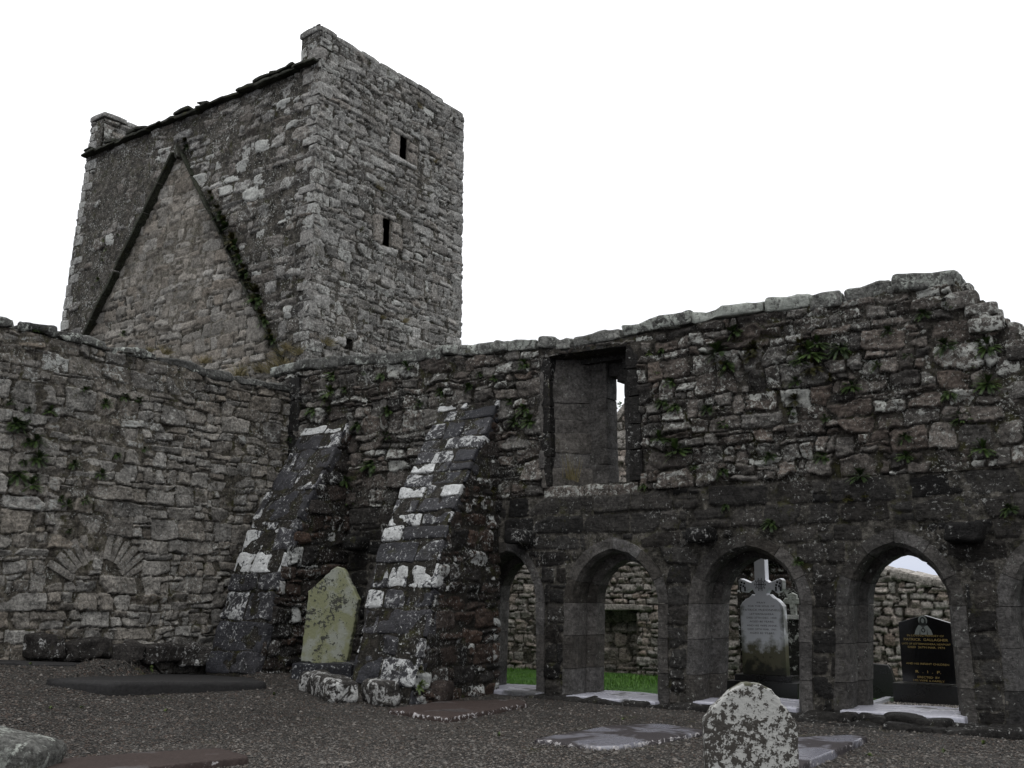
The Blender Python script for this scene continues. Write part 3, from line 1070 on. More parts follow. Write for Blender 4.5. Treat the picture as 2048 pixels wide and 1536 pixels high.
def top_z(s):
    s = float(s)
    if s <= TOPX[-1]:
        return float(np.interp(s, TOPX, TOPZ)) - COPE
    z = 0
    for (a, b), (c, d) in zip([(TOPX[-1], TOPZ[-1])] + END[:-1], END):
        if min(a, c) <= s <= max(a, c):
            z = max(z, b, d) if c == a else max(z, b + (d - b) * (s - a) / (c - a))
    return z if z > 0 else 3.1


WX0, WX1, WZ0, WZ1 = -8.0, -6.72, 3.1, 5.06


def arch_hole(i):
    out = arch_pts(AW + .14, AAP + .16)
    ox = np.array([p[0] for p in out[:10]]); oz = np.array([p[1] for p in out[:10]])

    def f(c, d):
        if c > AAP + .16: return None
        zz = max(c, ASP)
        w = -float(np.interp(zz, oz, ox))
        w = max(w, .0)
        zm = (c + d) / 2
        return (float(amap(i, -w, zm)), float(amap(i, w, zm)))
    return f


XL, XR = XN - .35, -.1
outer = [(XL, -.2), (XR, -.2), (XR, 3.1)] + [e for e in END[::-1]] + [(float(x), float(z) - COPE) for x, z in zip(TOPX[::-1], TOPZ[::-1])]
outer[-1] = (XL, outer[-1][1])
holes = []
for i, xc in enumerate(ARC):
    pts = [(float(amap(i, x, z)), z) for x, z in arch_pts(AW + .07, AAP + .08)]
    holes.append(([(float(amap(i, -AW - .07, SILL)), SILL - .1)] + pts + [(float(amap(i, AW + .07, SILL)), SILL - .1)]))
holes.append([(WX0 - .05, WZ0), (WX0 - .05, WZ1), (WX1 + .05, WZ1), (WX1 + .05, WZ0)])
mb = MB()
slab_core(mb, outer, holes, TH, mapA)
hs = [arch_hole(i) for i in range(len(ARC))] + [rect_hole(WX0 - .17, WX1 + .19, WZ0 - .16, WZ1 + .0)]
RGZ = np.array([p_[1] for p_ in arch_pts(AW + .125, AAP + .14)[:10]])
RGX = np.array([-p_[0] for p_ in arch_pts(AW + .125, AAP + .14)[:10]])
TPX = np.linspace(XL, XR, 1200)
TPZ = np.array([top_z(v) for v in TPX])


def kA(S, T):
    k = T < np.interp(S, TPX, TPZ)
    for i in range(len(ARC)):
        w = np.where(T < ASP, AW + .125, np.interp(T, RGZ, RGX, right=-1))
        k &= ~((S > amap(i, -w, T)) & (S < amap(i, w, T)) & (T > SILL - .1) & (w > 0))
    k &= ~((S > WX0 - .02) & (S < WX1 + .02) & (T > WZ0 - .01) & (T < WZ1))
    return k


Q1, p = layout(XL, XR, .0, 2.95, (.2, .3), (.3, .85), .08, seed=51)
Q1 = fit(Q1, hs, top=top_z)
st1 = st_rand(len(Q1), 6, (.38, .28), (.10, .16), (.15, .2))
sheet(mb, XL, XR, -.1, 2.96, .02, [(Q1, st1, dict(relief=.017, rnd=.25, edge=.026, rough=.012, tilt=.008, seed=51))], mapA, kA, (-.016, .002), .9, 51, (.022, .010), 1)
Q2, p = layout(XL, XR, 2.97, 5.7, (.11, .33), (.13, .52), .30, seed=52)
Q2 = fit(Q2, hs, top=top_z)
st2 = st_rand(len(Q2), 7, (.52, .22), (.24, .16), (.25, .27))
dk = np.random.default_rng(8).random(len(Q2)) < .22
st2[dk, 0] *= .25; st2[dk, 1] *= .4
sheet(mb, XL, XR, 2.96, 5.66, .016, [(Q2, st2, dict(relief=.030, rnd=.32, edge=.020, rough=.030, tilt=.022, seed=52))], mapA, kA, (-.028, .022), .9, 52, (.050, .018))
# broken right end: stones of the wall's core showing
R = np.random.default_rng(53)
for k in range(60):
    i = R.integers(1, len(END) - 1)
    (a, b), (c, d) = END[i - 1], END[i]
    u = R.random()
    x, z = a + (c - a) * u, b + (d - b) * u
    boxrock(mb, (x - .05, YA + R.uniform(.05, .75), z - .08), (R.uniform(.1, .22), R.uniform(.1, .2), R.uniform(.06, .12)), rotz(R.normal(0, .2)), .45, .03, 4, (R.uniform(.2, .7), R.uniform(.1, .5), R.uniform(0, .4)), 6, k)
mb.build('wall', [M['arcade'], M['ashlar']], ca)


# arches: jamb blocks and voussoirs with a chamfered edge
def arch_obj(i_, seed):
    mb = MB()
    R = np.random.default_rng(seed)
    sec = [(.145, -.010), (.0, -.010), (-.05, .08), (-.05, .30), (-.03, .36), (-.145, .42), (-.145, .66), (-.12, .70),  (0, TH + .01), (.145, TH + .01)]   # (outward, depth)
    inn = arch_pts(AW, AAP, ASP, 14)
    path = [(-AW, SILL + (ASP - SILL) * k / 6) for k in range(6)] + inn + [(AW, ASP - (ASP - SILL) * k / 6) for k in range(1, 7)]
    path = np.array(path)
    d = np.gradient(path, axis=0)
    d /= np.linalg.norm(d, axis=1, keepdims=True)
    nr = np.stack([-d[:, 1], d[:, 0]], 1)                      # outward (left of travel)
    ia = int(np.argmax(path[:, 1]))
    nr[ia] = (0, 1.08)
    cuts = [0, 2, 4, 6, 10, 15, ia, 2 * ia - 15, 2 * ia - 10, 2 * ia - 6, 2 * ia - 4, 2 * ia - 2, 2 * ia]
    cuts = sorted(set(min(max(c, 0), len(path) - 1) for c in cuts))
    ns = len(sec)
    for a, b in zip(cuts[:-1], cuts[1:]):
        st = (np.clip(R.normal(.5, .32), 0, 1), R.uniform(0, .28), R.uniform(0, .4))
        pv = path[a:b + 1].copy(); pn = nr[a:b + 1]
        tv = d[a:b + 1]
        pv[0] += tv[0] * .0035; pv[-1] -= tv[-1] * .0035
        jo = R.uniform(-.006, .006)
        V = []
        for q, n_ in zip(pv, pn):
            for o, y in sec:
                oo = o + jo + .006 * math.sin(7 * y + seed) + float(R.normal(0, .0045))
                V.append((float(amap(i_, q[0] + n_[0] * oo, q[1] + n_[1] * oo)), YA + y + jo * .6, q[1] + n_[1] * oo))
        m = len(pv)
        Fs = []
        for i in range(m - 1):
            for j in range(ns):
                k = (j + 1) % ns
                Fs.append([i * ns + j, i * ns + k, (i + 1) * ns + k, (i + 1) * ns + j])
        Fs.append(list(range(ns))[::-1]); Fs.append([(m - 1) * ns + j for j in range(ns)])
        mb.add(V, Fs, st, 0, False)
    return mb.build('arch', M['dressed'], ca)


for i, xc in enumerate(ARC):
    arch_obj(i, 60 + i)
# wet sills
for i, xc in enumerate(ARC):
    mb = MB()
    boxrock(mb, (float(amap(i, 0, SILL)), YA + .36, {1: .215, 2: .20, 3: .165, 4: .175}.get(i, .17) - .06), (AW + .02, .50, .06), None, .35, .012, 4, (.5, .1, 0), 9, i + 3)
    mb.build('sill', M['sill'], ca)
# corbels
for (x, y, wx, wz) in ((1405, 1071, .17, .10), (1928, 1064, .21, .13), (1043, 1076, .19, .12), (716, 1088, .16, .11)):
    P = onY(x, y, YA - .12)
    mb = MB()
    boxrock(mb, (P[0], YA - .10, P[2]), (wx, .24, wz), None, .6, .03, 4, (.05, .0, 0), 8, x)
    mb.build('corbel', M['ashlar'], ca)
# window surround
mb, mb_r = MB(), MB()
Y2 = YA + .86
RR = np.random.default_rng(8)
ang = math.atan2(.40, .37)
zz = WZ0 - .02
while zz < 5.0:
    h = RR.uniform(.22, .46)
    h = min(h, 5.05 - zz)
    if h < .08: break
    o = RR.uniform(-.02, .02)
    boxrock(mb, (-7.99 - .035 + o, 12.97, zz + h / 2), (.40, .19, h / 2 + .012), rotz(ang), .14, .028, 5, (RR.uniform(.8, 1.3), RR.uniform(0, .3), RR.uniform(.1, .6)), 9, int(zz * 41))
    boxrock(mb, (-7.515 + o * .5, 13.29, zz + h / 2 + .06), (.16, .17, h / 2 + .008), None, .12, .014, 5, (RR.uniform(.45, .85), RR.uniform(0, .2), .2), 8, int(zz * 47))
    boxrock(mb_r, (-6.80 + o * .3, 13.25, zz + h / 2), (.21, .22, h / 2 + .006), None, .12, .014, 5, (RR.uniform(.2, .5), .05, .1), 8, int(zz * 53))
    zz += h
mb_r.build('window_jamb', M['dressed'], ca)
mb.build('window_jamb', M['dressed'], ca)
mb = MB()
prism(mb, [(WX0 - .05, 13.0), (WX1 + .05, 13.0), (WX1 + .05, Y2 + .01), (WX0 - .05, Y2 + .01)], 4.98, 5.055, (.2, .0, .1))
prism(mb, [(-7.42, 13.19), (-7.2, 13.19), (-7.2, Y2 - .01), (-7.42, Y2 - .01)], 4.78, 5.0, (.3, 0, .1))
prism(mb, [(-7.2, 13.19), (-6.98, 13.19), (-6.98, Y2 - .01), (-7.2, Y2 - .01)], 4.68, 5.0, (.3, 0, .1))
boxrock(mb, (-7.37, YA + .38, 5.125), (.78, .40, .065), roty(.03), .3, .012, 4, (.15, .15, .05), 7, 4)
mb.build('window_lintel', M['dressed'], ca)
mb = MB()
for x0, x1 in ((-8.16, -7.45), (-7.43, -6.6)):
    boxrock(mb, ((x0 + x1) / 2, YA + .37, WZ0 - .10), ((x1 - x0) / 2, .37, .09), None, .3, .03, 4, (.45, .42, .5), 7, int(x0 * 9))
mb.build('window_sill', M['arcade'], ca)
for sx, hw in ((WX0 - .10, .09), (WX1 + .11, .10)):
    mb = MB()
    zz = WZ0
    for hgt in (.44, .36, .40, .4, .36):
        boxrock(mb, (sx + RR.uniform(-.02, .02), YA + .1, zz + hgt / 2), (hw, .125, hgt / 2 - .006), None, .15, .010, 5, (RR.uniform(.0, .25), .12, .1), 6, int(zz * 31))
        zz += hgt
    mb.build('window_jamb', M['ashlar'], ca)
# end quoin against the nave wall
mb = MB()
zz = .3
while zz < 5.2:
    h = RR.uniform(.3, .6)
    boxrock(mb, (XN + .13, YA - .02, zz + h / 2), (.13, .06, h / 2 - .01), None, .3, .015, 4, (RR.uniform(0, .2), .1, 0), 6, int(zz * 13))
    zz += h
mb.build('quoin', M['ashlar'], ca)
# coping stones
x = TOPX[0] - .25
k = 0
RR = np.random.default_rng(77)
while x < TOPX[-1] - .1:
    l = RR.uniform(.28, .8) if not (-7.6 < x < -5.2) else RR.uniform(.8, 1.2)
    l = min(l, TOPX[-1] + .06 - x)
    if l < .2: break
    z0, z1 = np.interp(x, TOPX, TOPZ), np.interp(x + l, TOPX, TOPZ)
    th = RR.uniform(.075, .11)
    mb = MB()
    big = -7.3 < x < -4.5
    boxrock(mb, (x + l / 2, YA + TH / 2 - .02, (z0 + z1) / 2 - th + RR.uniform(-.012, .016)), (l / 2 - .002, TH / 2 + RR.uniform(.02, .06), th), roty(-math.atan2(z1 - z0, l) + RR.normal(0, .012)), .42, .04, 4., (RR.uniform(.2, .7), RR.uniform(.4, .75) if big else RR.uniform(.0, .5), 0), 14, k)
    mb.build('coping_stone', M['coping'], ca)
    x += l; k += 1
# footing stones under the arcade
RR = np.random.default_rng(79)
for x in np.arange(-12.0, .0, .34):
    if -10.2 < x < -8.9: continue
    far = max(0, min(1, (x + 5.2) / 2))
    for row in range(2 if far > .2 else 1):
        yy = YA - .10 - .24 * row - .1 * far
        mb = MB()
        boxrock(mb, (x + RR.uniform(-.05, .05), yy, .035 - .06 * row + .055 * far + .2 * (x < -10.5)), (RR.uniform(.16, .26), .2, RR.uniform(.08, .13)), rotz(RR.normal(0, .15)), .6, .05, 3, (RR.uniform(0, .3), RR.uniform(-.1, .2), .1), 8, int(x * 91) + row)
        mb.build('footing_stone', M['ashlar'], ca)


# sloping buttresses
BP = [(12.62, 4.55), (12.03, 3.62), (11.48, 2.74), (11.13, 1.95), (10.93, 1.15), (10.62, .2), (10.55, -.2)]


def buttress(x0, x1, seed, label, rows):
    mb = MB()
    RR = np.random.default_rng(seed)
    bp = BP
    n = len(bp)
    poly = bp + [(12.62, -.2)]
    m = len(poly)
    V = [(x0 + .06, y, z) for y, z in poly] + [(x1 - .06, y, z) for y, z in poly]
    Fs = [[i, (i + 1) % m, (i + 1) % m + m, i + m] for i in range(m)] + [list(range(m))[::-1], list(range(m, 2 * m))]
    Fs = [f[::-1] for f in Fs]
    mb.add(V, Fs, (.3, .1, .15, 1.), 0, False)

    yz = np.array(bp[::-1])

    def keep(s, t):
        return t < 4.4 and s > np.interp(t, yz[:, 1], yz[:, 0]) + .06

    def cutfit(Q):
        out = []
        for a, b, c, d in Q:
            lim = float(np.interp((c + d) / 2, yz[:, 1], yz[:, 0])) + .02
            a = max(a, lim)
            if b - a > .08 and d < 4.4: out.append((a, b, c, d))
        return np.array(out)
    for sg, X, sd in ((1, x1 - .02, 1), (-1, x0 + .02, 2)):
        Q, p = layout(10.5, 12.56, -.1, 4.5, (.16, .32), (.24, .6), .3, seed=seed + sd)
        Q = cutfit(Q)
        st = st_rand(len(Q), seed + sd, (.22, .22), (.26, .22), (.3, .3))
        sheet(mb, 10.5, 12.6, -.1, 4.5, .02, [(Q, st, dict(relief=.026, rnd=.42, edge=.04, rough=.018, seed=seed + sd))], (lambda X, sg: lambda s, t, n: np.stack([X + sg * n, s, t], -1))(X, sg),
              lambda S, T: S > np.interp(T, yz[:, 1], yz[:, 0]) + .03, (-.03, .012), 1., seed + sd, (.035, .012))
    b = mb.build('buttress', M['dark_rubble'], ca)
    tag(b, label)
    # blocks down the sloping face
    mb = MB()
    k = 0
    bb = np.array(bp)
    cum = np.concatenate([[0], np.cumsum(np.hypot(*np.diff(bb, axis=0).T))])
    uu = np.linspace(0, cum[-1], 200)
    yy, zz = np.interp(uu, cum, bb[:, 0]), np.interp(uu, cum, bb[:, 1])
    v = np.stack([np.full(200, x0), yy, zz - EYE], 1)
    pyy = CY - F * (v @ _up) / (v @ _fw)
    for ya_, yb_, row in rows:
        ua, ub = np.interp([ya_, yb_], pyy, uu)
        pa = np.array([np.interp(ua, uu, yy), np.interp(ua, uu, zz)])
        pb_ = np.array([np.interp(ub, uu, yy), np.interp(ub, uu, zz)])
        L = np.linalg.norm(pb_ - pa)
        dY, dZ = (pb_ - pa) / L
        nY, nZ = dZ, -dY
        if nY > 0: nY, nZ = -nY, -nZ
        if nZ < 0 and abs(nZ) > .5: nY, nZ = -nY, -nZ
        x = x0
        for fr, ty in row:
            xb = x + (x1 - x0) * fr
            cen = ((x + xb) / 2, (pa[0] + pb_[0]) / 2 - nY * .075 + RR.uniform(-.006, .006), (pa[1] + pb_[1]) / 2 - nZ * .075)
            rot = np.array([[1, 0, 0], [0, dY, nY], [0, dZ, nZ]])
            if np.linalg.det(rot) < 0: rot[:, 0] *= -1
            stt = {'d': (RR.uniform(.0, .5), RR.uniform(.0, .22), RR.uniform(0, .15)), 's': (RR.uniform(.2, .8), RR.uniform(.36, .54), .1), 'w': (.6, RR.uniform(.58, .80), 0)}[ty]
            boxrock(mb, cen, ((xb - x) / 2 - RR.uniform(.009, .016), L / 2 - RR.uniform(.009, .016), .088), rot @ rotz(RR.normal(0, .015)) @ rotx(RR.normal(0, .03)), .3, .032, 5, stt, 11, k + seed)
            k += 1
            x = xb
    s = mb.build('slope_facing', M['slate'], b)
    return b


ROWS1 = [(856, 874, [(.55, 'w'), (.45, 'w')]), (874, 905, [(.6, 'd'), (.4, 's')]), (905, 945, [(.25, 's'), (.75, 'd')]), (945, 985, [(.5, 'd'), (.5, 's')]), (985, 1042, [(.14, 's'), (.86, 'd')]),
         (1042, 1060, [(.6, 's'), (.4, 's')]), (1060, 1105, [(.66, 'w'), (.34, 's')]), (1105, 1146, [(.38, 'w'), (.62, 'w')]), (1146, 1182, [(.6, 'd'), (.4, 's')]), (1182, 1240, [(.48, 's'), (.52, 's')]),
         (1240, 1300, [(1, 'd')]), (1300, 1345, [(.5, 'd'), (.5, 'd')])]
ROWS2 = [(806, 826, [(.5, 'w'), (.5, 'w')]), (826, 848, [(.4, 's'), (.6, 'd')]), (848, 882, [(.3, 's'), (.3, 'd'), (.4, 'd')]), (882, 906, [(.42, 'd'), (.58, 's')]), (906, 932, [(.3, 'd'), (.35, 's'), (.35, 'd')]),
         (932, 950, [(.4, 'w'), (.25, 's'), (.35, 'd')]), (950, 976, [(.45, 's'), (.55, 'd')]), (976, 1000, [(.42, 'w'), (.28, 's'), (.3, 'w')]), (1000, 1028, [(.42, 's'), (.58, 'd')]), (1028, 1054, [(.55, 'w'), (.45, 's')]),
         (1054, 1084, [(.3, 'w'), (.7, 'd')]), (1084, 1126, [(.62, 'd'), (.38, 's')]), (1126, 1176, [(.27, 's'), (.30, 'w'), (.43, 'w')]), (1176, 1216, [(.27, 'w'), (.33, 's'), (.4, 'd')]), (1216, 1268, [(.25, 's'), (.75, 'd')]),
         (1268, 1308, [(.4, 'w'), (.22, 'd'), (.38, 's')]), (1308, 1366, [(.45, 'd'), (.55, 's')]), (1366, 1412, [(.5, 's'), (.5, 'd')])]
buttress(-13.21, -12.10, 101, 'narrower far buttress in the corner by the nave wall', ROWS1)
buttress(-10.15, -8.95, 131, 'near buttress with many white lichen blocks on its slope', ROWS2)
# lichen stones at the near buttress foot
def rock_thing(name, px, py, half, rot, st, label, cat, dz=0, seed=0, mat='rock', group=None, amp=.05, r=.55):
    P = onG(px, py)
    mb = MB()
    boxrock(mb, (P[0], P[1], P[2] + half[2] * .72 + dz), half, rot, r, amp, 2.6, st, 10, seed)
    o = mb.build(name, M[mat], None, (P[0], P[1], P[2]))
    return tag(o, label, cat, group)


rock_thing('boulder', 655, 1392, (.56, .22, .17), rotz(-.35) @ roty(.05), (.25, .44, .1), 'long flat-topped boulder with white lichen before the leaning yellow headstone', 'boulder', 0, 3)
rock_thing('boulder', 768, 1408, (.27, .17, .18), rotz(-.2), (.4, .42, .1), 'small white-blotched block at the foot of the near buttress', 'boulder', .02, 5)
rock_thing('boulder', 20, 1548, (.36, .26, .19), rotz(.5) @ roty(.25), (.55, .30, .0), 'pale grey boulder with white lichen at the bottom left corner', 'boulder', 0, 8, 'coping')
rock_thing('boulder', 870, 1400, (.2, .25, .15), rotz(.5), (.15, .1, .5), 'brown mossy rock between the near buttress and the lichen-edged slab', 'boulder', 0, 12, 'rock')


# ------------------------------------------------------------------ grave slabs
def grave_slab(corners, th, mat, label, seed, edge_pale=.5, dz=0.):
    C = np.array([onG(x, y, th + dz) for x, y in corners])
    n = len(C)
    cen = C.mean(0)
    # subdivide the outline, make it uneven
    out = []
    RR = np.random.default_rng(seed)
    for i in range(n):
        a, b = C[i], C[(i + 1) % n]
        k = max(3, int(np.linalg.norm(b - a) / .13))
        for j in range(k):
            p = a + (b - a) * j / k
            out.append(p + np.append(RR.normal(0, .007, 2), 0))
    out = np.array(out)
    z = np.array([ground_h(p[0], p[1]) for p in out])
    top = float(np.mean(C[:, 2]))
    # best plane through the corners' heights
    A_ = np.c_[C[:, :2], np.ones(n)]
    pl, *_ = np.linalg.lstsq(A_, C[:, 2], rcond=None)
    zt = out[:, 0] * pl[0] + out[:, 1] * pl[1] + pl[2]
    m = len(out)
    rings = []
    for sc_, dzz, lich in ((1.0, -th - .12, 0), (1.01, -th * .55, edge_pale), (1.0, -.012, edge_pale), (.985, 0, edge_pale * .7), (.93, .0, .0), (.62, 0, 0), (.3, 0, 0)):  # rim value covers both lichen and painted lit edges
        P = cen + (out - cen) * sc_
        zz = P[:, 0] * pl[0] + P[:, 1] * pl[1] + pl[2] + dzz + (.006 * fbm(P[:, 0] * 2, P[:, 1] * 2, P[:, 0] * 0, seed) if dzz >= -.02 else .02 * vnoise(P[:, 0] * 7, P[:, 1] * 7, P[:, 0] * 0, seed))
        rings.append((np.stack([P[:, 0], P[:, 1], zz], 1), lich))
    V = np.concatenate([r[0] for r in rings] + [np.array([[cen[0], cen[1], cen[0] * pl[0] + cen[1] * pl[1] + pl[2]]])])
    A = np.concatenate([np.tile((.5, r[1], 0), (m, 1)) for r in rings] + [np.array([[.5, 0, 0]])])
    Fs = []
    for k in range(len(rings) - 1):
        for i in range(m):
            j = (i + 1) % m
            Fs.append([k * m + i, k * m + j, (k + 1) * m + j, (k + 1) * m + i])
    for i in range(m):
        Fs.append([(len(rings) - 1) * m + i, (len(rings) - 1) * m + (i + 1) % m, len(rings) * m])
    ar = sum(out[i][0] * out[(i + 1) % m][1] - out[(i + 1) % m][0] * out[i][1] for i in range(m))
    if ar < 0: Fs = [f[::-1] for f in Fs]
    mb = MB()
    mb.add(V, Fs, A, 0, True)
    o = mb.build('grave_slab', M[mat], None, (cen[0], cen[1], float(ground_h(cen[0], cen[1]))))
    # the gravel is scraped level under the slab
    for go in (ground_o, gravel_o):
        co = np.zeros(len(go.data.vertices) * 3, np.float32)
        go.data.vertices.foreach_get('co', co)
        co = co.reshape(-1, 3)
        P = cen[:2] + (out[:, :2] - cen[:2]) * (.97 if go is ground_o else 1.0)
        ins = np.zeros(len(co), bool)
        for i in range(m):
            (xa, ya), (xb, yb) = P[i], P[(i + 1) % m]
            c_ = ((ya > co[:, 1]) != (yb > co[:, 1])) & (co[:, 0] < (xb - xa) * (co[:, 1] - ya) / (yb - ya + 1e-12) + xa)
            ins ^= c_
        zp = co[:, 0] * pl[0] + co[:, 1] * pl[1] + pl[2]
        co[:, 2] = np.where(ins, np.minimum(co[:, 2], zp - .05), co[:, 2])
        go.data.vertices.foreach_set('co', co.ravel())
        go.data.update()
    return tag(o, label, 'grave slab')


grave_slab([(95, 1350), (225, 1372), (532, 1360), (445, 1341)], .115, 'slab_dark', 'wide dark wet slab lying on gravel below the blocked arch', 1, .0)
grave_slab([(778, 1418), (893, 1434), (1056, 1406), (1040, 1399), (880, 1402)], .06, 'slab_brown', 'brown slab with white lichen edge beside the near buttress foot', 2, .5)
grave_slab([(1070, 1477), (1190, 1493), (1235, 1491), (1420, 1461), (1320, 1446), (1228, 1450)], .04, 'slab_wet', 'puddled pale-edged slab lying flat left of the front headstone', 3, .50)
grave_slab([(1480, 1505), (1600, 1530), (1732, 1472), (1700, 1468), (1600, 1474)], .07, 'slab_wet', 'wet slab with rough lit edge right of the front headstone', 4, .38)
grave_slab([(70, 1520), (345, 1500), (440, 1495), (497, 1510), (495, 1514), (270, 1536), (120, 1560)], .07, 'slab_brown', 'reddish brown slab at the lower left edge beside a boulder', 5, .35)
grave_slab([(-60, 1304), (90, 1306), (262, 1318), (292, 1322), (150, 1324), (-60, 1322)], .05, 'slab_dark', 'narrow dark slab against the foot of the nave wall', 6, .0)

# ------------------------------------------------------------------ headstones
def rough_poly(poly, amp, seed, step=.035):
    RR = np.random.default_rng(seed)
    out = []
    for a, b in zip(poly, poly[1:] + poly[:1]):
        a, b = np.array(a), np.array(b)
        k = max(1, int(np.linalg.norm(b - a) / step))
        for j in range(k):
            p = a + (b - a) * j / k
            out.append(tuple(p + (RR.normal(0, amp, 2) if k > 1 or True else 0)))
    return out


# leaning yellow-green stone
hs_ = thing('headstone', (-11.32, 11.15, .38), 'yellow-green lichened headstone with pointed top leaning between the two buttresses', 'headstone')
mb = MB()
rz = math.radians(16)
lean = math.radians(5.0)
ax = rotz(rz) @ roty(lean) @ np.array([1, 0, 0])
az = rotz(rz) @ roty(lean) @ rotx(-.06) @ np.array([0, 0, 1])
az = az - ax * np.dot(az, ax); az /= np.linalg.norm(az)
P0 = onY(648, 1328, 11.15)
poly = [(-.40, 0), (.36, -.03), (.42, .98), (.12, 1.38), (.06, 1.425), (-.02, 1.43), (-.08, 1.39), (-.44, 1.02)]
extrude(mb, rough_poly(poly, .004, 3), P0, ax, az, .11, .018)
mb.build('tablet', M['lean_stone'], hs_)
mb = MB()
boxrock(mb, P0 + np.array([.0, .08, -.13]), (.50, .24, .14), rotz(rz), .25, .03, 3, (.1, .2, 0), 7, 4)
mb.build('base', M['slate'], hs_)

# foreground stone
d_ = 5.55
r0 = ray(1500, 1440); r0 = r0 / np.linalg.norm(r0[:2])
PF = _O + r0 * d_
PF[2] = float(ground_h(PF[0], PF[1]))
fg = thing('headstone', tuple(PF), 'white and grey lichen-covered headstone with rounded shoulders standing at the front', 'headstone')
mb = MB()
rz = YAW - math.radians(4)
ax = np.array([math.cos(rz), math.sin(rz), 0]); az = np.array([0, 0, 1.])
h0 = 1.13 - PF[2]
poly = [(-.236, -.2), (.242, -.2), (.240, .5), (.238, h0 - .215), (.225, h0 - .17), (.19, h0 - .125), (.15, h0 - .075), (.11, h0 - .035), (.06, h0 - .008), (.0, h0), (-.05, h0 - .012), (-.10, h0 - .045), (-.15, h0 - .095), (-.2, h0 - .14), (-.228, h0 - .175), (-.24, h0 - .21), (-.240, .5)]
poly = [(x + .006 * math.sin(31 * z + 3 * x), z) for x, z in poly]
extrude(mb, rough_poly(poly, .0022, 4, .02), PF, ax, az, .10, .012)
mb.build('tablet', M['fg_stone'], fg)


# text
def text_part(name, lines, mat, parent, org, ax, az, dep=.002, lift=.0015):
    ax, az = np.array(ax, float), np.array(az, float)
    nr = np.cross(ax, az)
    for txt, x, z, size, wid in lines:
        mb = MB()
        cu = bpy.data.curves.new('inscription', 'FONT')
        cu.body = txt
        cu.size = size
        cu.align_x = 'CENTER'
        cu.resolution_u = 2
        ob = bpy.data.objects.new('inscription', cu)
        COL.objects.link(ob)
        bpy.context.view_layer.update()
        dg = bpy.context.evaluated_depsgraph_get()
        me = bpy.data.meshes.new_from_object(ob.evaluated_get(dg))
        vs = np.array([v.co[:] for v in me.vertices])
        fs = [list(p.vertices) for p in me.polygons]
        bpy.data.objects.remove(ob)
        bpy.data.meshes.remove(me)
        if len(vs) == 0: continue
        w = vs[:, 0].max() - vs[:, 0].min()
        k = (wid / w) if wid else 1
        P = np.array(org) + (x + vs[:, :1] * k) * ax + (z + vs[:, 1:2]) * az + nr * lift
        mb.add(P, fs, (.5, 0, 0), 0, False)
        mb.build(name, mat, parent)


# marble memorial with cross
YM = 14.4
pm = onY(1529, 1350, YM)
mm = thing('cross_memorial', (pm[0], YM, .04), 'pale marble tablet memorial topped by a cross, seen through the third arch from the left', 'memorial')
xm = pm[0]
zb = pm[2]
hw = .325
z_sh = onY(1575, 1213, YM)[2]
z_nk = onY(1540, 1187, YM)[2]
z_a0, z_a1 = onY(1560, 1181, YM)[2], onY(1560, 1158, YM)[2]
poly = [(-hw, zb), (hw, zb), (hw, z_sh), (hw - .035, z_sh + .05), (hw - .09, z_sh + .10), (hw - .14, z_sh + .12), (.13, z_sh + .17), (.095, z_nk - .03), (.085, z_nk)]
poly += [(.13, z_a0 + .03), (.20, z_a0), (.23, z_a0 - .03), (.28, z_a0 - .02), (.33, z_a0 + .02), (.335, z_a1 - .02), (.30, z_a1 + .01), (.24, z_a1 - .01), (.2, z_a1 - .03), (.14, z_a1 - .05), (.082, z_a1 - .01), (.082, 2.2), (.06, 2.3)]
poly = poly + [(-x, z) for x, z in poly[::-1] if z > zb + .01]
poly = [p for i, p in enumerate(poly) if i == 0 or p != poly[i - 1]]
mb = MB()
extrude(mb, poly, (xm, YM, 0), (1, 0, 0), (0, 0, 1), .15, .008)
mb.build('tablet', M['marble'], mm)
mb = MB()
boxrock(mb, (xm + .0, YM + .08, zb - .05), (hw + .10, .16, .05), None, .08, .001, 3, (.5, 0, 0), 4, 1)
boxrock(mb, (xm + .02, YM + .08, (zb - .10) / 2), (hw + .20, .28, (zb - .10) / 2 + .02), None, .06, .001, 3, (.5, 0, 0), 4, 2)
mb.build('base', M['granite_rough'], mm)
Zt = lambda y: float(onY(1529, y, YM)[2])
LN = [('PRAY', 0, Zt(1207), .034, .13), ('FOR THE SOUL OF', 0, Zt(1214), .034, .40), ("PATRICK M\u1d9c CONNELL" if False else 'PATRICK McDONNELL', 0, Zt(1222), .042, .56),
      ('LETTERMAGHERA', 0, Zt(1230), .036, .36), ('DIED 27TH DEC. 1900,', 0, Zt(1237.5), .036, .46), ('AGED 80 YEARS,', 0, Zt(1245), .036, .37),
      ('AND HIS WIFE ANNE,', 0, Zt(1253), .036, .46), ('DIED 20TH MAR. 1901,', 0, Zt(1260.5), .036, .44), ('AGED 82 YEARS.', 0, Zt(1268), .036, .38),
      ('R.  I.  P.', 0, Zt(1316), .036, .30), ('NEWPORT', 0, Zt(1335), .03, .2)]
text_part('inscription', LN, M['lead'], mm, (xm, YM, 0), (1, 0, 0), (0, 0, 1))


# carved ring monogram and arm flowers
def ring(mb, c, r0, r1, ax, az, nr, y, n=20, st=(.5, 0, 0)):
    V = []
    for i in range(n):
        a = 2 * math.pi * i / n
        for r in (r0, r1):
            V.append(np.array(c) + ax * r * math.cos(a) + az * r * math.sin(a) + nr * y)
    Fs = [[2 * i, 2 * i + 1, (2 * i + 3) % (2 * n), (2 * i + 2) % (2 * n)] for i in range(n)]
    mb.add(V, Fs, st, 0, False)


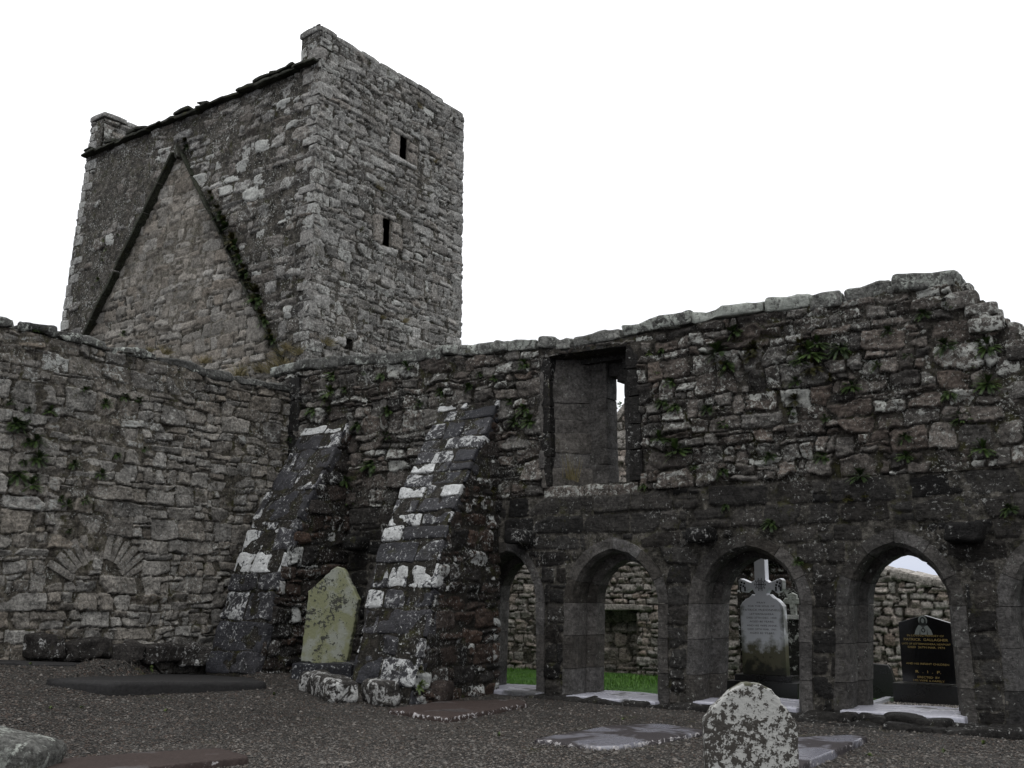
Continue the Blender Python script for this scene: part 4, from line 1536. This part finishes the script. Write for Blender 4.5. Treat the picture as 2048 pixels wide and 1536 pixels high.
mb = MB()
exx, ezz, enn = np.array([1., 0, 0]), np.array([0, 0, 1.]), np.array([0, -1., 0])
cz = onY(1524, 1169, YM)[2]
ring(mb, (xm, YM, cz), .058, .066, exx, ezz, enn, .002)
for dxx in (-.02, 0, .02):
    box(mb, xm + dxx - .004, xm + dxx + .004, YM - .003, YM + .001, cz - .05, cz + .05)
box(mb, xm - .055, xm + .055, YM - .0035, YM + .001, cz - .005, cz + .005)
for i in range(10):
    a = 2 * math.pi * i / 10
    box(mb, xm + .082 * math.cos(a) - .005, xm + .082 * math.cos(a) + .005, YM - .003, YM + .001, cz + .082 * math.sin(a) - .012, cz + .082 * math.sin(a) + .012)
mb.build('monogram', M['lead'], mm)
for sx in (-.27, .27):
    mb = MB()
    for q in range(4):
        a = q * math.pi / 2 + .4
        box(mb, xm + sx + .03 * math.cos(a) - .014, xm + sx + .03 * math.cos(a) + .014, YM - .003, YM + .001, z_a0 + .09 + .03 * math.sin(a) - .014, z_a0 + .09 + .03 * math.sin(a) + .014)
    for e in (-.035, .035):
        box(mb, xm + sx + e - .012, xm + sx + e + .012, YM - .003, YM + .001, z_a0 - .01, z_a0 + .055)
    mb.build('carved_flower', M['lead'], mm)

# small cross memorial behind it
YS = 16.0
ps = onY(1590, 1290, YS)
sm = thing('cross_memorial', (ps[0], YS, .04), 'small dark lichen-speckled memorial with a white cross head, behind the pale marble one', 'memorial')
mb = MB()
zt = lambda y: float(onY(1590, y, YS)[2])
box(mb, ps[0] - .2, ps[0] + .2, YS - .1, YS + .1, .2, zt(1238), (.1, .3, 0))
box(mb, ps[0] - .28, ps[0] + .28, YS - .16, YS + .16, -.05, .2, (.1, .3, 0))
prism(mb, [(ps[0] - .24, YS - .12), (ps[0] + .24, YS - .12), (ps[0] + .24, YS + .12), (ps[0] - .24, YS + .12)], zt(1238), zt(1230), (.3, .8, 0))
mb.build('shaft', M['rock'], sm)
mb = MB()
poly = [(-.03, zt(1230)), (.05, zt(1230)), (.045, zt(1208)), (.12, zt(1208)), (.155, zt(1202)), (.12, zt(1196)), (.07, zt(1197)), (.075, zt(1190)), (.0, zt(1185)), (-.07, zt(1190)), (-.07, zt(1197)), (-.12, zt(1196)), (-.15, zt(1202)), (-.12, zt(1208)), (-.05, zt(1208))]
extrude(mb, poly, (ps[0], YS - .03, 0), (1, 0, 0), (0, 0, 1), .09, .01, (.9, .8, 0))
mb.build('cross_head', M['coping'], sm)

YD = 17.2
d0, d1 = onY(1478, 1250, YD)[0], onY(1640, 1250, YD)[0]
zd = onY(1560, 1122, YD)[2]
dw = thing('tomb_wall', ((d0 + d1) / 2, YD, 0), 'dark lichen-speckled tomb wall behind the pale cross memorial', 'tomb')
mb = MB()
Q, p = layout(d0, d1, -.1, zd, (.12, .24), (.2, .45), .3, seed=97)
mD = lambda s_, t_, n_: np.stack([s_, YD - n_, t_], -1)
slab_core(mb, [(d0, -.1), (d1, -.1), (d1, zd), (d0, zd)], [], .4, mD, inset=.03)
sheet(mb, d0, d1, -.1, zd, .03, [(Q, st_rand(len(Q), 12, (.3, .2), (.25, .2)), dict(relief=.02, seed=97))], mD, None, (-.03, .01), 1, 97)
mb.build('wall', M['dark_rubble'], dw)
mb = MB()
boxrock(mb, ((d0 + d1) / 2, YD + .15, zd + .04), ((d1 - d0) / 2 + .05, .28, .05), None, .3, .01, 4, (.5, .4, 0), 8, 2)
mb.build('coping', M['rock'], dw)

# black granite headstone
YB = 15.2
pb = onY(1858, 1366, YB)
bs = thing('headstone', (pb[0], YB, .04), 'black polished granite headstone with gold lettering and an etched portrait, behind an arch', 'headstone')
rz = math.radians(-5)
axb = np.array([math.cos(rz), math.sin(rz), 0]); azb = np.array([0, 0, 1.]); nb = np.cross(axb, azb)
hwb = .36
z0, zs_, za = pb[2], 1.15, 1.255
org = np.array([pb[0], YB, 0])
mb = MB()
extrude(mb, [(-hwb, z0), (hwb, z0), (hwb, zs_), (0, za), (-hwb, zs_)], org, axb, azb, .09, .004)
mb.build('tablet', M['granite'], bs)
mb = MB()
P = org - nb * .03
boxrock(mb, (P[0], P[1], z0 / 2 - .01), (hwb + .10, .17, z0 / 2), rotz(rz), .05, .0005, 3, (.5, 0, 0), 4, 2)
mb.build('base', M['granite_rough'], bs)
Zb = lambda y: float(onY(1858, y, YB)[2])
LN = [('IN LOVING MEMORY OF', 0, Zb(1273.5), .037, .50), ('PATRICK  GALLAGHER', 0, Zb(1282), .048, .60), ('LATE OF LETTERMAGHERA, NEWPORT', 0, Zb(1290), .034, .66),
      ('DIED  26TH MAR. 1974', 0, Zb(1297), .038, .50), ('AND HIS INFANT CHILDREN', 0, Zb(1330), .036, .58), ('R  .  I  .  P.', 0, Zb(1346.5), .05, .34),
      ('ERECTED  BY', 0, Zb(1357), .04, .30), ('HIS WIFE & FAMILY', 0, Zb(1363.5), .036, .42)]
text_part('inscription', LN, M['gold'], bs, org, axb, azb)
# etched figure: halo, hair, face, robe, heart
mbl, mbd = MB(), MB()
zc = Zb(1238)
cc = org + axb * (-.02) + azb * zc


def fan(mb, pts, lift):
    pts = [cc + axb * x + azb * z + nb * lift for x, z in pts]
    tri = geometry.tessellate_polygon([[Vector(p) for p in pts]])
    mb.add(pts, [list(t) for t in tri], (.5, 0, 0), 0, False)


def oval(cx_, cz_, rx, rz_, n=18):
    return [(cx_ + rx * math.cos(2 * math.pi * i / n), cz_ + rz_ * math.sin(2 * math.pi * i / n)) for i in range(n)]


fan(mbl, oval(0, -.02, .062, .066), .0015)
fan(mbd, oval(0, -.025, .042, .052) , .0022)
fan(mbd, [(-.042, -.02), (.042, -.02), (.05, -.085), (-.05, -.085)], .0021)
fan(mbl, oval(0, -.025, .021, .032), .003)
fan(mbl, [(-.125, -.215), (.125, -.215), (.105, -.15), (.06, -.088), (.02, -.095), (-.02, -.095), (-.06, -.085), (-.10, -.14)], .0026)
fan(mbd, [(-.03, -.10), (.03, -.10), (.0, -.125)], .0034)
fan(mbd, oval(0, -.155, .03, .032), .0034)
fan(mbl, [(0, -.178), (.018, -.150), (.009, -.138), (0, -.146), (-.009, -.138), (-.018, -.150)], .0042)
fan(mbd, [(-.06, -.215), (-.045, -.215), (-.04, -.13)], .0034)
fan(mbd, [(.06, -.215), (.045, -.215), (.05, -.12)], .0034)
mbl.build('etched_figure', M['etch'], bs)
mbd.build('etched_shading', M['etch_dark'], bs)

# plot before the black headstone: pale kerb and stone chips
kb = thing('grave_kerb', (pb[0], YB - .9, .05), 'wet pale kerb round a bed of stone chips before the black headstone', 'grave kerb')
mb = MB()
zk = .12
for a, b, c, d in ((-.62, .62, -1.25, -1.13), (-.62, -.52, -1.13, .1), (.52, .62, -1.13, .1)):
    box(mb, pb[0] + a, pb[0] + b, YB + c, YB + d, -.05, zk)
mb.build('kerb', M['kerb'], kb)
mb = MB()
RR = np.random.default_rng(4)
box(mb, pb[0] - .52, pb[0] + .52, YB - 1.13, YB - .1, -.05, .07)
for k in range(1100):
    V = oct_v * RR.uniform(.01, .022, 3) + np.array([pb[0] + RR.uniform(-.5, .5), YB + RR.uniform(-1.1, -.2), .075])
    mb.add(V, oct_f, (RR.choice([.3, 1.2, 2.6]), 0, 0), 0, False)
mb.build('stone_chips', M['chips'], kb)
# dark stone at the edge of the same arch
pd = onY(1772, 1350, 16.2)
sd = thing('headstone', (pd[0], 16.2, .04), 'dark leaning headstone partly hidden by the arch jamb, left of the black granite one', 'headstone')
mb = MB()
extrude(mb, [(-.3, -.05), (.22, -.05), (.12, .40), (.08, .45), (-.25, .47), (-.3, .42)], (pd[0] - .05, 16.2, .04), (1, 0, 0), (0, 0, 1), .12, .01)
mb.build('tablet', M['granite_rough'], sd)

# ------------------------------------------------------------------ garth wall at the back
bw = thing('garth_wall', (-8, 18.6, 0), 'ruined pale rubble wall with a square doorway behind the arcade, seen through its arches', 'stone wall')
YG = 18.2


def mapG(s, t, n):
    return np.stack([s, YG - n, t], -1)


gp = [(-14.2, 3.4)] + [tuple(onY(x, y, YG)[[0, 2]]) for x, y in ((1180, 880), (1232, 842), (1256, 803), (1275, 790), (1330, 830), (1400, 960), (1500, 1060), (1600, 1105), (1690, 1120), (1780, 1146), (1850, 1160), (1905, 1176), (1990, 1185))] + [(2.5, 1.2)]
GXs = np.array([q[0] for q in gp]); GZs = np.array([q[1] for q in gp])
door = (-10.75, -9.63, -.1, 1.2)
mb = MB()
out = [(-14.2, -.2), (2.5, -.2)] + gp[::-1]
slab_core(mb, out, [[(door[0], -.1), (door[0], door[3]), (door[1], door[3]), (door[1], -.1)]], .7, mapG)
Q, p = layout(-14.2, 2.4, -.05, 5.6, (.08, .21), (.12, .38), .4, seed=91)
Q = fit(Q, [rect_hole(door[0], door[1], -.2, door[3])], top=lambda s: float(np.interp(s, GXs, GZs)))
st = st_rand(len(Q), 9, (.5, .22), (.12, .12), (.25, .3))
sheet(mb, -13.5, 2.4, -.1, 5.6, .024, [(Q, st, dict(relief=.024, rnd=.25, edge=.02, rough=.016, joint=.008, seed=91))], mapG,
      lambda S, T: (T < np.interp(S, GXs, GZs)) & ~((S > door[0]) & (S < door[1]) & (T < door[3])), (-.035, .010), 1., 91, (.036, .012))
RR = np.random.default_rng(92)
for x in np.arange(-13.8, 1.5, .33):
    boxrock(mb, (x, YG + .33, float(np.interp(x, GXs, GZs)) + .0), (RR.uniform(.15, .24), .38, RR.uniform(.06, .1)), roty(-math.atan2(np.interp(x + .1, GXs, GZs) - np.interp(x - .1, GXs, GZs), .2)), .5, .03, 4, (RR.uniform(.3, .7), RR.uniform(.1, .5), .1), 6, int(x * 33))
mb.build('wall', M['backwall'], bw)
mb = MB()
Q, p = layout(door[0], door[1], -.1, door[3], (.15, .3), (.25, .5), .2, seed=93)
sheet(mb, door[0] - .02, door[1] + .02, -.1, door[3] + .02, .03, [(Q, st_rand(len(Q), 10, (.0, .1), (.0, .05), (.2, .2)), dict(relief=.02, seed=93))], lambda s, t, n: np.stack([s, YG + .30 - n, t], -1), None, (-.02, .01), 1, 93)
tag(mb.build('blocked_doorway', M['backwall'], bw), 'dark recessed doorway, filled in')
mb = MB()
boxrock(mb, ((door[0] + door[1]) / 2, YG + .2, door[3] + .06), (.75, .26, .06), None, .3, .02, 4, (.6, .2, .1), 7, 3)
mb.build('lintel', M['backwall'], bw)

# ------------------------------------------------------------------ lawn
mb = MB()
lx = np.linspace(-16, 4, 60); ly = np.linspace(13.5, 18.5, 18)
LX, LY = np.meshgrid(lx, ly)
LZ = -.03 + .02 * fbm(LX, LY, LX * 0, 5)
idx = np.arange(LX.size).reshape(LX.shape)
f = np.stack([idx[:-1, :-1], idx[:-1, 1:], idx[1:, 1:], idx[1:, :-1]], -1).reshape(-1, 4)
mb.add(np.stack([LX.ravel(), LY.ravel(), LZ.ravel()], 1), f)
tag(mb.build('lawn', M['lawn']), kind='structure')
mb = MB()
RR = np.random.default_rng(6)
n = 42000
bx, by = RR.uniform(-14.5, -2.6, n), RR.uniform(13.6, 18.1, n)
okg = ~((np.abs(bx - pb[0]) < .66) & (by > YB - 1.3) & (by < YB + .2)) & ~((np.abs(bx - xm) < .6) & (np.abs(by - YM) < .4))
bx, by = bx[okg], by[okg]
n = len(bx)
hgt = RR.uniform(.02, .06, n) * (1 + .9 * np.clip(fbm(bx * 1.3, by * 1.3, bx * 0, 9, 2) * 2, -.6, 1)); an = RR.uniform(0, 6.28, n); ln_ = RR.uniform(0, .06, n); wd = RR.uniform(.004, .008, n)
z = -.04
dx, dy = np.cos(an), np.sin(an)
V = np.stack([np.stack([bx - dy * wd, by + dx * wd, bx * 0 + z], -1), np.stack([bx + dy * wd, by - dx * wd, bx * 0 + z], -1), np.stack([bx + dx * ln_, by + dy * ln_, z + hgt], -1)], 1)
mb.add(V.reshape(-1, 3), np.arange(3 * n).reshape(-1, 3), np.repeat(np.stack([RR.random(n), RR.random(n) * 0, RR.random(n) * 0], 1), 3, 0), 0, False)
tag(mb.build('grass', M['grass']), 'bright green wet grass growing in the garth behind the arcade', 'grass', kind='stuff')

# ------------------------------------------------------------------ tree beyond
pt_ = onY(1292, 800, 27)
tr = thing('tree', (pt_[0], 27, 0), 'green bushy tree beyond the back wall, glimpsed through the window slit', 'tree')
mb = MB()
segs = [(0, .22), (1.5, .18), (3., .14), (4.6, .07)]
for (z0_, r0_), (z1_, r1_) in zip(segs[:-1], segs[1:]):
    V = [(pt_[0] + r * math.cos(a), 27 + r * math.sin(a), z) for z, r in ((z0_, r0_), (z1_, r1_)) for a in np.linspace(0, 2 * math.pi, 9)[:-1]]
    mb.add(V, [[i, (i + 1) % 8, (i + 1) % 8 + 8, i + 8] for i in range(8)])
RR = np.random.default_rng(12)
zt_ = pt_[2] + .55
for k in range(14):
    a = RR.uniform(0, 6.28); zz = RR.uniform(2, 4.5); l = RR.uniform(.8, 1.5)
    p0 = np.array([pt_[0], 27, zz]); p1 = p0 + np.array([math.cos(a) * l, math.sin(a) * l, .6])
    e = np.array([.03, .03, 0]); g_ = np.array([-.03, .03, 0])
    mb.add([p0 + e, p0 + g_, p0 - e, p1], [[0, 1, 3], [1, 2, 3], [2, 0, 3]])
mb.build('trunk', M['bark'], tr)
mb = MB()
n = 9000
u = RR.normal(0, 1, (n, 3)); u /= np.linalg.norm(u, axis=1, keepdims=True)
rad = RR.random(n) ** .45
lump = 1 + .35 * fbm(u[:, 0] * 2.2, u[:, 1] * 2.2, u[:, 2] * 2.2, 3)
c = np.array([pt_[0] + .2, 27, zt_ - 2.2]) + u * (rad * lump)[:, None] * np.array([1.5, 1.5, 2.0])
d1 = RR.normal(0, .07, (n, 3)); d2 = RR.normal(0, .07, (n, 3))
mb.add(np.stack([c, c + d1, c + d2], 1).reshape(-1, 3), np.arange(3 * n).reshape(-1, 3), np.repeat(np.stack([RR.random(n), RR.random(n) * 0, RR.random(n) * 0], 1), 3, 0), 0, False)
mb.build('crown', M['tree'], tr)


# ------------------------------------------------------------------ plants rooted in the walls
def fern_mesh(seed, nf=13, L=.15, droop=.8):
    """tuft of pinnate fronds; local +Y is out of the wall, +Z up"""
    RR = np.random.default_rng(seed)
    V, Fs, A = [], [], []
    for k in range(nf):
        a = RR.uniform(-1.45, 1.45)
        el = RR.uniform(-.5, 1.2)
        d = np.array([math.sin(a) * math.cos(el), .15 + abs(math.cos(a)) * .55 * math.cos(el), math.sin(el)])
        d /= np.linalg.norm(d)
        side = np.cross(d, np.array([0, .3, 1.])); side /= max(np.linalg.norm(side), 1e-6)
        l = L * RR.uniform(.6, 1.25)
        tone = RR.uniform(0, 1)
        p = np.zeros(3)
        ns = 8
        prev = p.copy()
        for j in range(ns):
            f_ = (j + 1) / ns
            q = d * l * f_ + np.array([0, 0, -droop * l * f_ * f_ * .6])
            w = .15 * l * math.sin(math.pi * min(1, .15 + .85 * (1 - f_ * .85))) * .8
            fw_ = (q - prev)
            for sg in (-1, 1):
                tip = q + side * sg * w + fw_ * .5 + np.array([0, 0, -.1 * w])
                b = len(V)
                V += [prev, prev + fw_ * .9, tip + fw_ * .35, tip - fw_ * .25]
                Fs.append([b, b + 1, b + 2, b + 3])
                tt = min(1, max(0, tone + RR.uniform(-.25, .25)))
                A += [(tt, 0, 0)] * 4
            prev = q
    me = MB()
    me.add(np.array(V), Fs, np.array(A), 0, False)
    return me


def tuft_mesh(seed, n=70, L=.25, spread=.6, w=.004):
    RR = np.random.default_rng(seed)
    me = MB()
    V, A = [], []
    for k in range(n):
        b = RR.normal(0, .035, 3) * np.array([1.6, .6, .2])
        d = np.array([RR.normal(0, spread), RR.normal(.25, spread * .6), RR.uniform(.5, 1.)])
        d /= np.linalg.norm(d)
        l = L * RR.uniform(.4, 1.1)
        s = np.cross(d, [0, 1, .2]); s /= np.linalg.norm(s)
        m = b + d * l * .55
        t_ = b + d * l + np.array([d[0] * .3, d[1] * .3, -.35]) * l * spread
        V += [b - s * w, b + s * w, m + s * w * .8, m - s * w * .8, t_]
        A += [(RR.random(), 0, 0)] * 5
    Fs = []
    for k in range(n):
        o = k * 5
        Fs += [[o, o + 1, o + 2, o + 3], [o + 3, o + 2, o + 4]]
    me.add(np.array(V), Fs, np.array(A), 0, False)
    return me


protos = {}


def proto(kind):
    if kind in protos: return protos[kind]
    k, v = kind
    if k == 'fern': o = fern_mesh(200 + v, 44 + v % 3 * 12, .105, [.35, .6, .8, .5][v % 4]).build('fern', M['fern'])
    elif k == 'bright': o = fern_mesh(300 + v, 40, .095, .6).build('fern', M['fern_bright'])
    elif k == 'moss': o = fern_mesh(400 + v, 60, .09, .4).build('moss_cushion', M['moss'])
    elif k == 'stalk': o = tuft_mesh(600 + v, 34, .36, .13, .0035).build('grass_tuft', M['drygrass'])
    elif k == 'dry': o = tuft_mesh(500 + v, 90, .26, .6).build('grass_tuft', M['drygrass'])
    me = o.data
    bpy.data.objects.remove(o)
    protos[kind] = me
    return me


ZONES = {}
PL = []


def plant(px, py, size, where='A', kind='fern', v=None, zone=None):
    """where: A arcade face, N nave wall, T tower front, R tower side, b1/b2 buttress sides, G ground"""
    if where == 'A': P, rz_ = onY(px, py, YA - .02), math.pi
    elif where == 'W': P, rz_ = onY(px, py, YA + .15), math.pi
    elif where == 'N': P, rz_ = onX(px, py, XN + .02), -math.pi / 2
    elif where == 'NT': P, rz_ = onX(px, py, XN - .25), -math.pi / 2
    elif where == 'T': P, rz_ = onY(px, py, YT - .03), math.pi
    elif where == 'R': P, rz_ = onX(px, py, XT + .02), -math.pi / 2
    elif where == 'b1': P, rz_ = onX(px, py, -12.08), -math.pi / 2
    elif where == 'b2': P, rz_ = onX(px, py, -8.93), -math.pi / 2
    elif where == 'G': P, rz_ = onG(px, py), random.uniform(0, 6)
    v = random.randrange(6) if v is None else v
    me = proto((kind, v))
    nm = {'fern': 'fern', 'bright': 'fern', 'moss': 'moss_cushion', 'dry': 'grass_tuft', 'stalk': 'grass_tuft'}[kind]
    o = bpy.data.objects.new(nm, me)
    COL.objects.link(o)
    o.location = P
    o.rotation_euler = (random.uniform(-.15, .15), random.uniform(-.3, .3), rz_ + random.uniform(-.2, .2))
    o.scale = (size * (1.3 if kind in ('fern', 'bright') else 1.),) * 3
    PL.append((o, nm, zone, px, py, size, kind))
    return o


S_, M_, L_, X_ = .5, .72, 1.0, 1.4
for a in [(1049, 728, M_), (959, 748, S_), (937, 776, M_), (1020, 804, M_), (1049, 819, L_), (1029, 845, L_), (1060, 842, L_), (988, 757, S_), (939, 773, M_), (883, 783, M_)]:
    plant(*a, zone='between the near buttress and the window')
for a in [(1436, 704, X_), (1454, 731, L_), (1323, 700, S_), (1341, 763, M_), (1351, 813, M_), (1325, 804, M_), (1416, 816, M_), (1448, 848, M_), (1319, 877, L_), (1354, 901, X_), (1446, 942, M_), (1389, 933, S_), (1451, 1012, S_), (1287, 971, S_)]:
    plant(*a, zone='just right of the window')
plant(1315, 742, .5, 'A', 'bright', zone='just right of the window')
plant(1298, 706, .5, 'A', 'bright', zone='just right of the window')
for a in [(1468, 663, L_), (1635, 687, L_), (1621, 707, X_), (1600, 720, L_), (1679, 696, L_), (1776, 663, M_), (1816, 710, S_), (1703, 772, L_), (1720, 951, L_), (1644, 912, M_), (1539, 912, M_), (1591, 763, M_), (1583, 825, S_), (1650, 836, S_), (1542, 1046, M_), (1597, 1122, S_), (1808, 874, M_), (1811, 912, M_)]:
    plant(*a, zone='on the right half of the arcade')
for a in [(1507, 696, 1.4), (1625, 735, 1.7), (1500, 712, 1.3), (1600, 690, 1.3), (1590, 800, 1.2), (1440, 720, 1.2), (1697, 997, M_), (1660, 755, M_), (1730, 990, S_)]:
    plant(a[0], a[1], a[2], 'A', 'moss', zone='on the right half of the arcade')
plant(1755, 731, .8, 'A', 'bright', zone='on the right half of the arcade')
for a in [(1846, 628, M_), (1896, 614, S_), (1890, 690, L_), (1975, 692, L_), (1975, 766, L_), (1899, 786, M_), (1922, 836, L_), (1966, 898, L_), (1952, 725, S_), (2018, 1017, M_)]:
    plant(*a, zone='near the broken right end of the arcade')
for a in [(625, 821, L_), (658, 819, M_), (581, 877, M_), (715, 851, L_), (775, 821, L_), (839, 807, M_), (775, 874, L_), (743, 930, X_), (815, 735, L_), (764, 751, M_), (666, 751, L_), (729, 746, S_), (690, 780, M_)]:
    plant(*a, zone='above the two buttresses')
plant(661, 783, 1.3, 'A', 'bright', zone='above the two buttresses')
plant(650, 800, 1.0, 'A', 'bright', zone='above the two buttresses')
plant(705, 1003, L_, 'b1', zone='on the side of a buttress')
plant(690, 960, L_, 'b1', zone='on the side of a buttress')
plant(1014, 933, L_, 'b2', zone='on the side of a buttress')
plant(985, 980, M_, 'b2', 'moss', zone='on the side of a buttress')
plant(960, 1000, M_, 'b2', 'moss', zone='on the side of a buttress')
plant(1007, 1032, 1.2, 'b2', 'bright', zone='on the side of a buttress')
plant(840, 1370, .9, 'b2', 'bright', zone='on the side of a buttress')
plant(838, 1340, .8, 'b2', 'moss', zone='on the side of a buttress')
for a in [(170, 780, M_), (249, 793, M_), (277, 801, M_), (211, 807, M_), (20, 805, S_), (57, 819, S_), (101, 822, M_), (41, 854, X_), (30, 846, L_), (73, 881, L_), (55, 885, M_), (76, 916, L_), (47, 923, S_), (37, 951, L_), (63, 970, L_), (73, 952, S_), (148, 928, M_), (202, 948, M_), (234, 910, S_), (289, 898, S_), (168, 1000, M_), (135, 1010, M_), (122, 998, S_), (138, 1062, S_), (245, 668, S_), (75, 660, S_)]:
    plant(*a, where='N', zone='in the joints of the nave wall')
# scar and tower plants
for a in [(440, 430, L_), (452, 455, L_), (470, 492, X_), (480, 520, L_), (492, 548, L_), (502, 575, M_), (515, 598, X_), (528, 640, L_), (545, 680, L_), (425, 400, M_), (375, 295, M_)]:
    plant(a[0], a[1], a[2] * 1.15, 'T', 'fern', zone='along the right side of the roof scar')
    plant(a[0] - 5, a[1] - 12, a[2] * 1.7, 'T', 'moss', zone='along the right side of the roof scar')
for a in [(207, 480, S_), (212, 500, S_), (205, 520, S_), (196, 560, M_), (236, 470, S_), (185, 575, S_)]:
    plant(a[0], a[1], a[2], 'T', 'bright', zone='on the tower left of the roof scar')
for a in [(757, 378, 1.0), (808, 645, .8), (765, 637, .5), (652, 690, 1.1), (838, 215, .7), (870, 325, .6)]:
    plant(a[0], a[1], a[2], 'R', 'dry', zone='on the right face of the tower')
for a in [(562, 712, 1.2), (548, 742, 1.6), (572, 738, 1.6), (520, 745, 1.4), (600, 708, 1.), (575, 700, 1.)]:
    plant(a[0], a[1], a[2], 'T', 'dry', zone='at the foot of the roof scar')
for a in [(480, 752, 1.3), (410, 726, .8), (330, 708, .8), (300, 703, .5)]:
    plant(a[0], a[1], a[2], 'NT', 'dry', zone='on top of the nave wall')
plant(1144, 960, 1.25, 'W', 'stalk', zone='in the window')
for a in [(1010, 720, .5), (690, 1398, .7), (100, 1418, .5), (160, 1416, .5), (330, 1424, .5), (545, 1390, .6), (1000, 1470, .5), (1245, 1440, .45), (1890, 1505, .55), (1965, 1488, .6), (1735, 1512, .5), (60, 1330, .5), (300, 1336, .5), (1440, 1470, .5)]:
    if a[1] > 1000: plant(a[0], a[1], a[2] * .8, 'G', 'bright', zone='on the gravel')

byz = {}
for q in PL:
    byz.setdefault((q[1], q[2]), []).append(q)
for (nm, zone), qs in byz.items():
    cat = {'fern': 'fern', 'moss_cushion': 'moss', 'grass_tuft': 'grass tuft'}[nm]
    word = {'fern': 'fern', 'moss_cushion': 'brown-green moss cushion', 'grass_tuft': 'dry yellow grass tuft'}[nm]
    pl_ = {'fern': 'ferns', 'moss_cushion': 'moss cushions', 'grass_tuft': 'grass tufts'}[nm]
    left = list(qs)
    lab = {}
    if len(qs) == 1:
        lab[qs[0][0].name] = f'{word} growing {zone}'
    else:
        for word2, key in (('largest', lambda q: -q[5]), ('leftmost', lambda q: q[3]), ('rightmost', lambda q: -q[3]), ('topmost', lambda q: q[4]), ('lowest', lambda q: -q[4])):
            if not left: break
            full = sorted(qs, key=key)[0]
            if full in left:
                left.remove(full)
                lab[full[0].name] = f'{word2} {word} growing {zone}'
    for q in qs:
        o = q[0]
        tag(o, lab.get(o.name, f'small {word} among the others growing {zone}'), cat, f'{pl_} growing {zone}' if len(qs) > 1 else None)
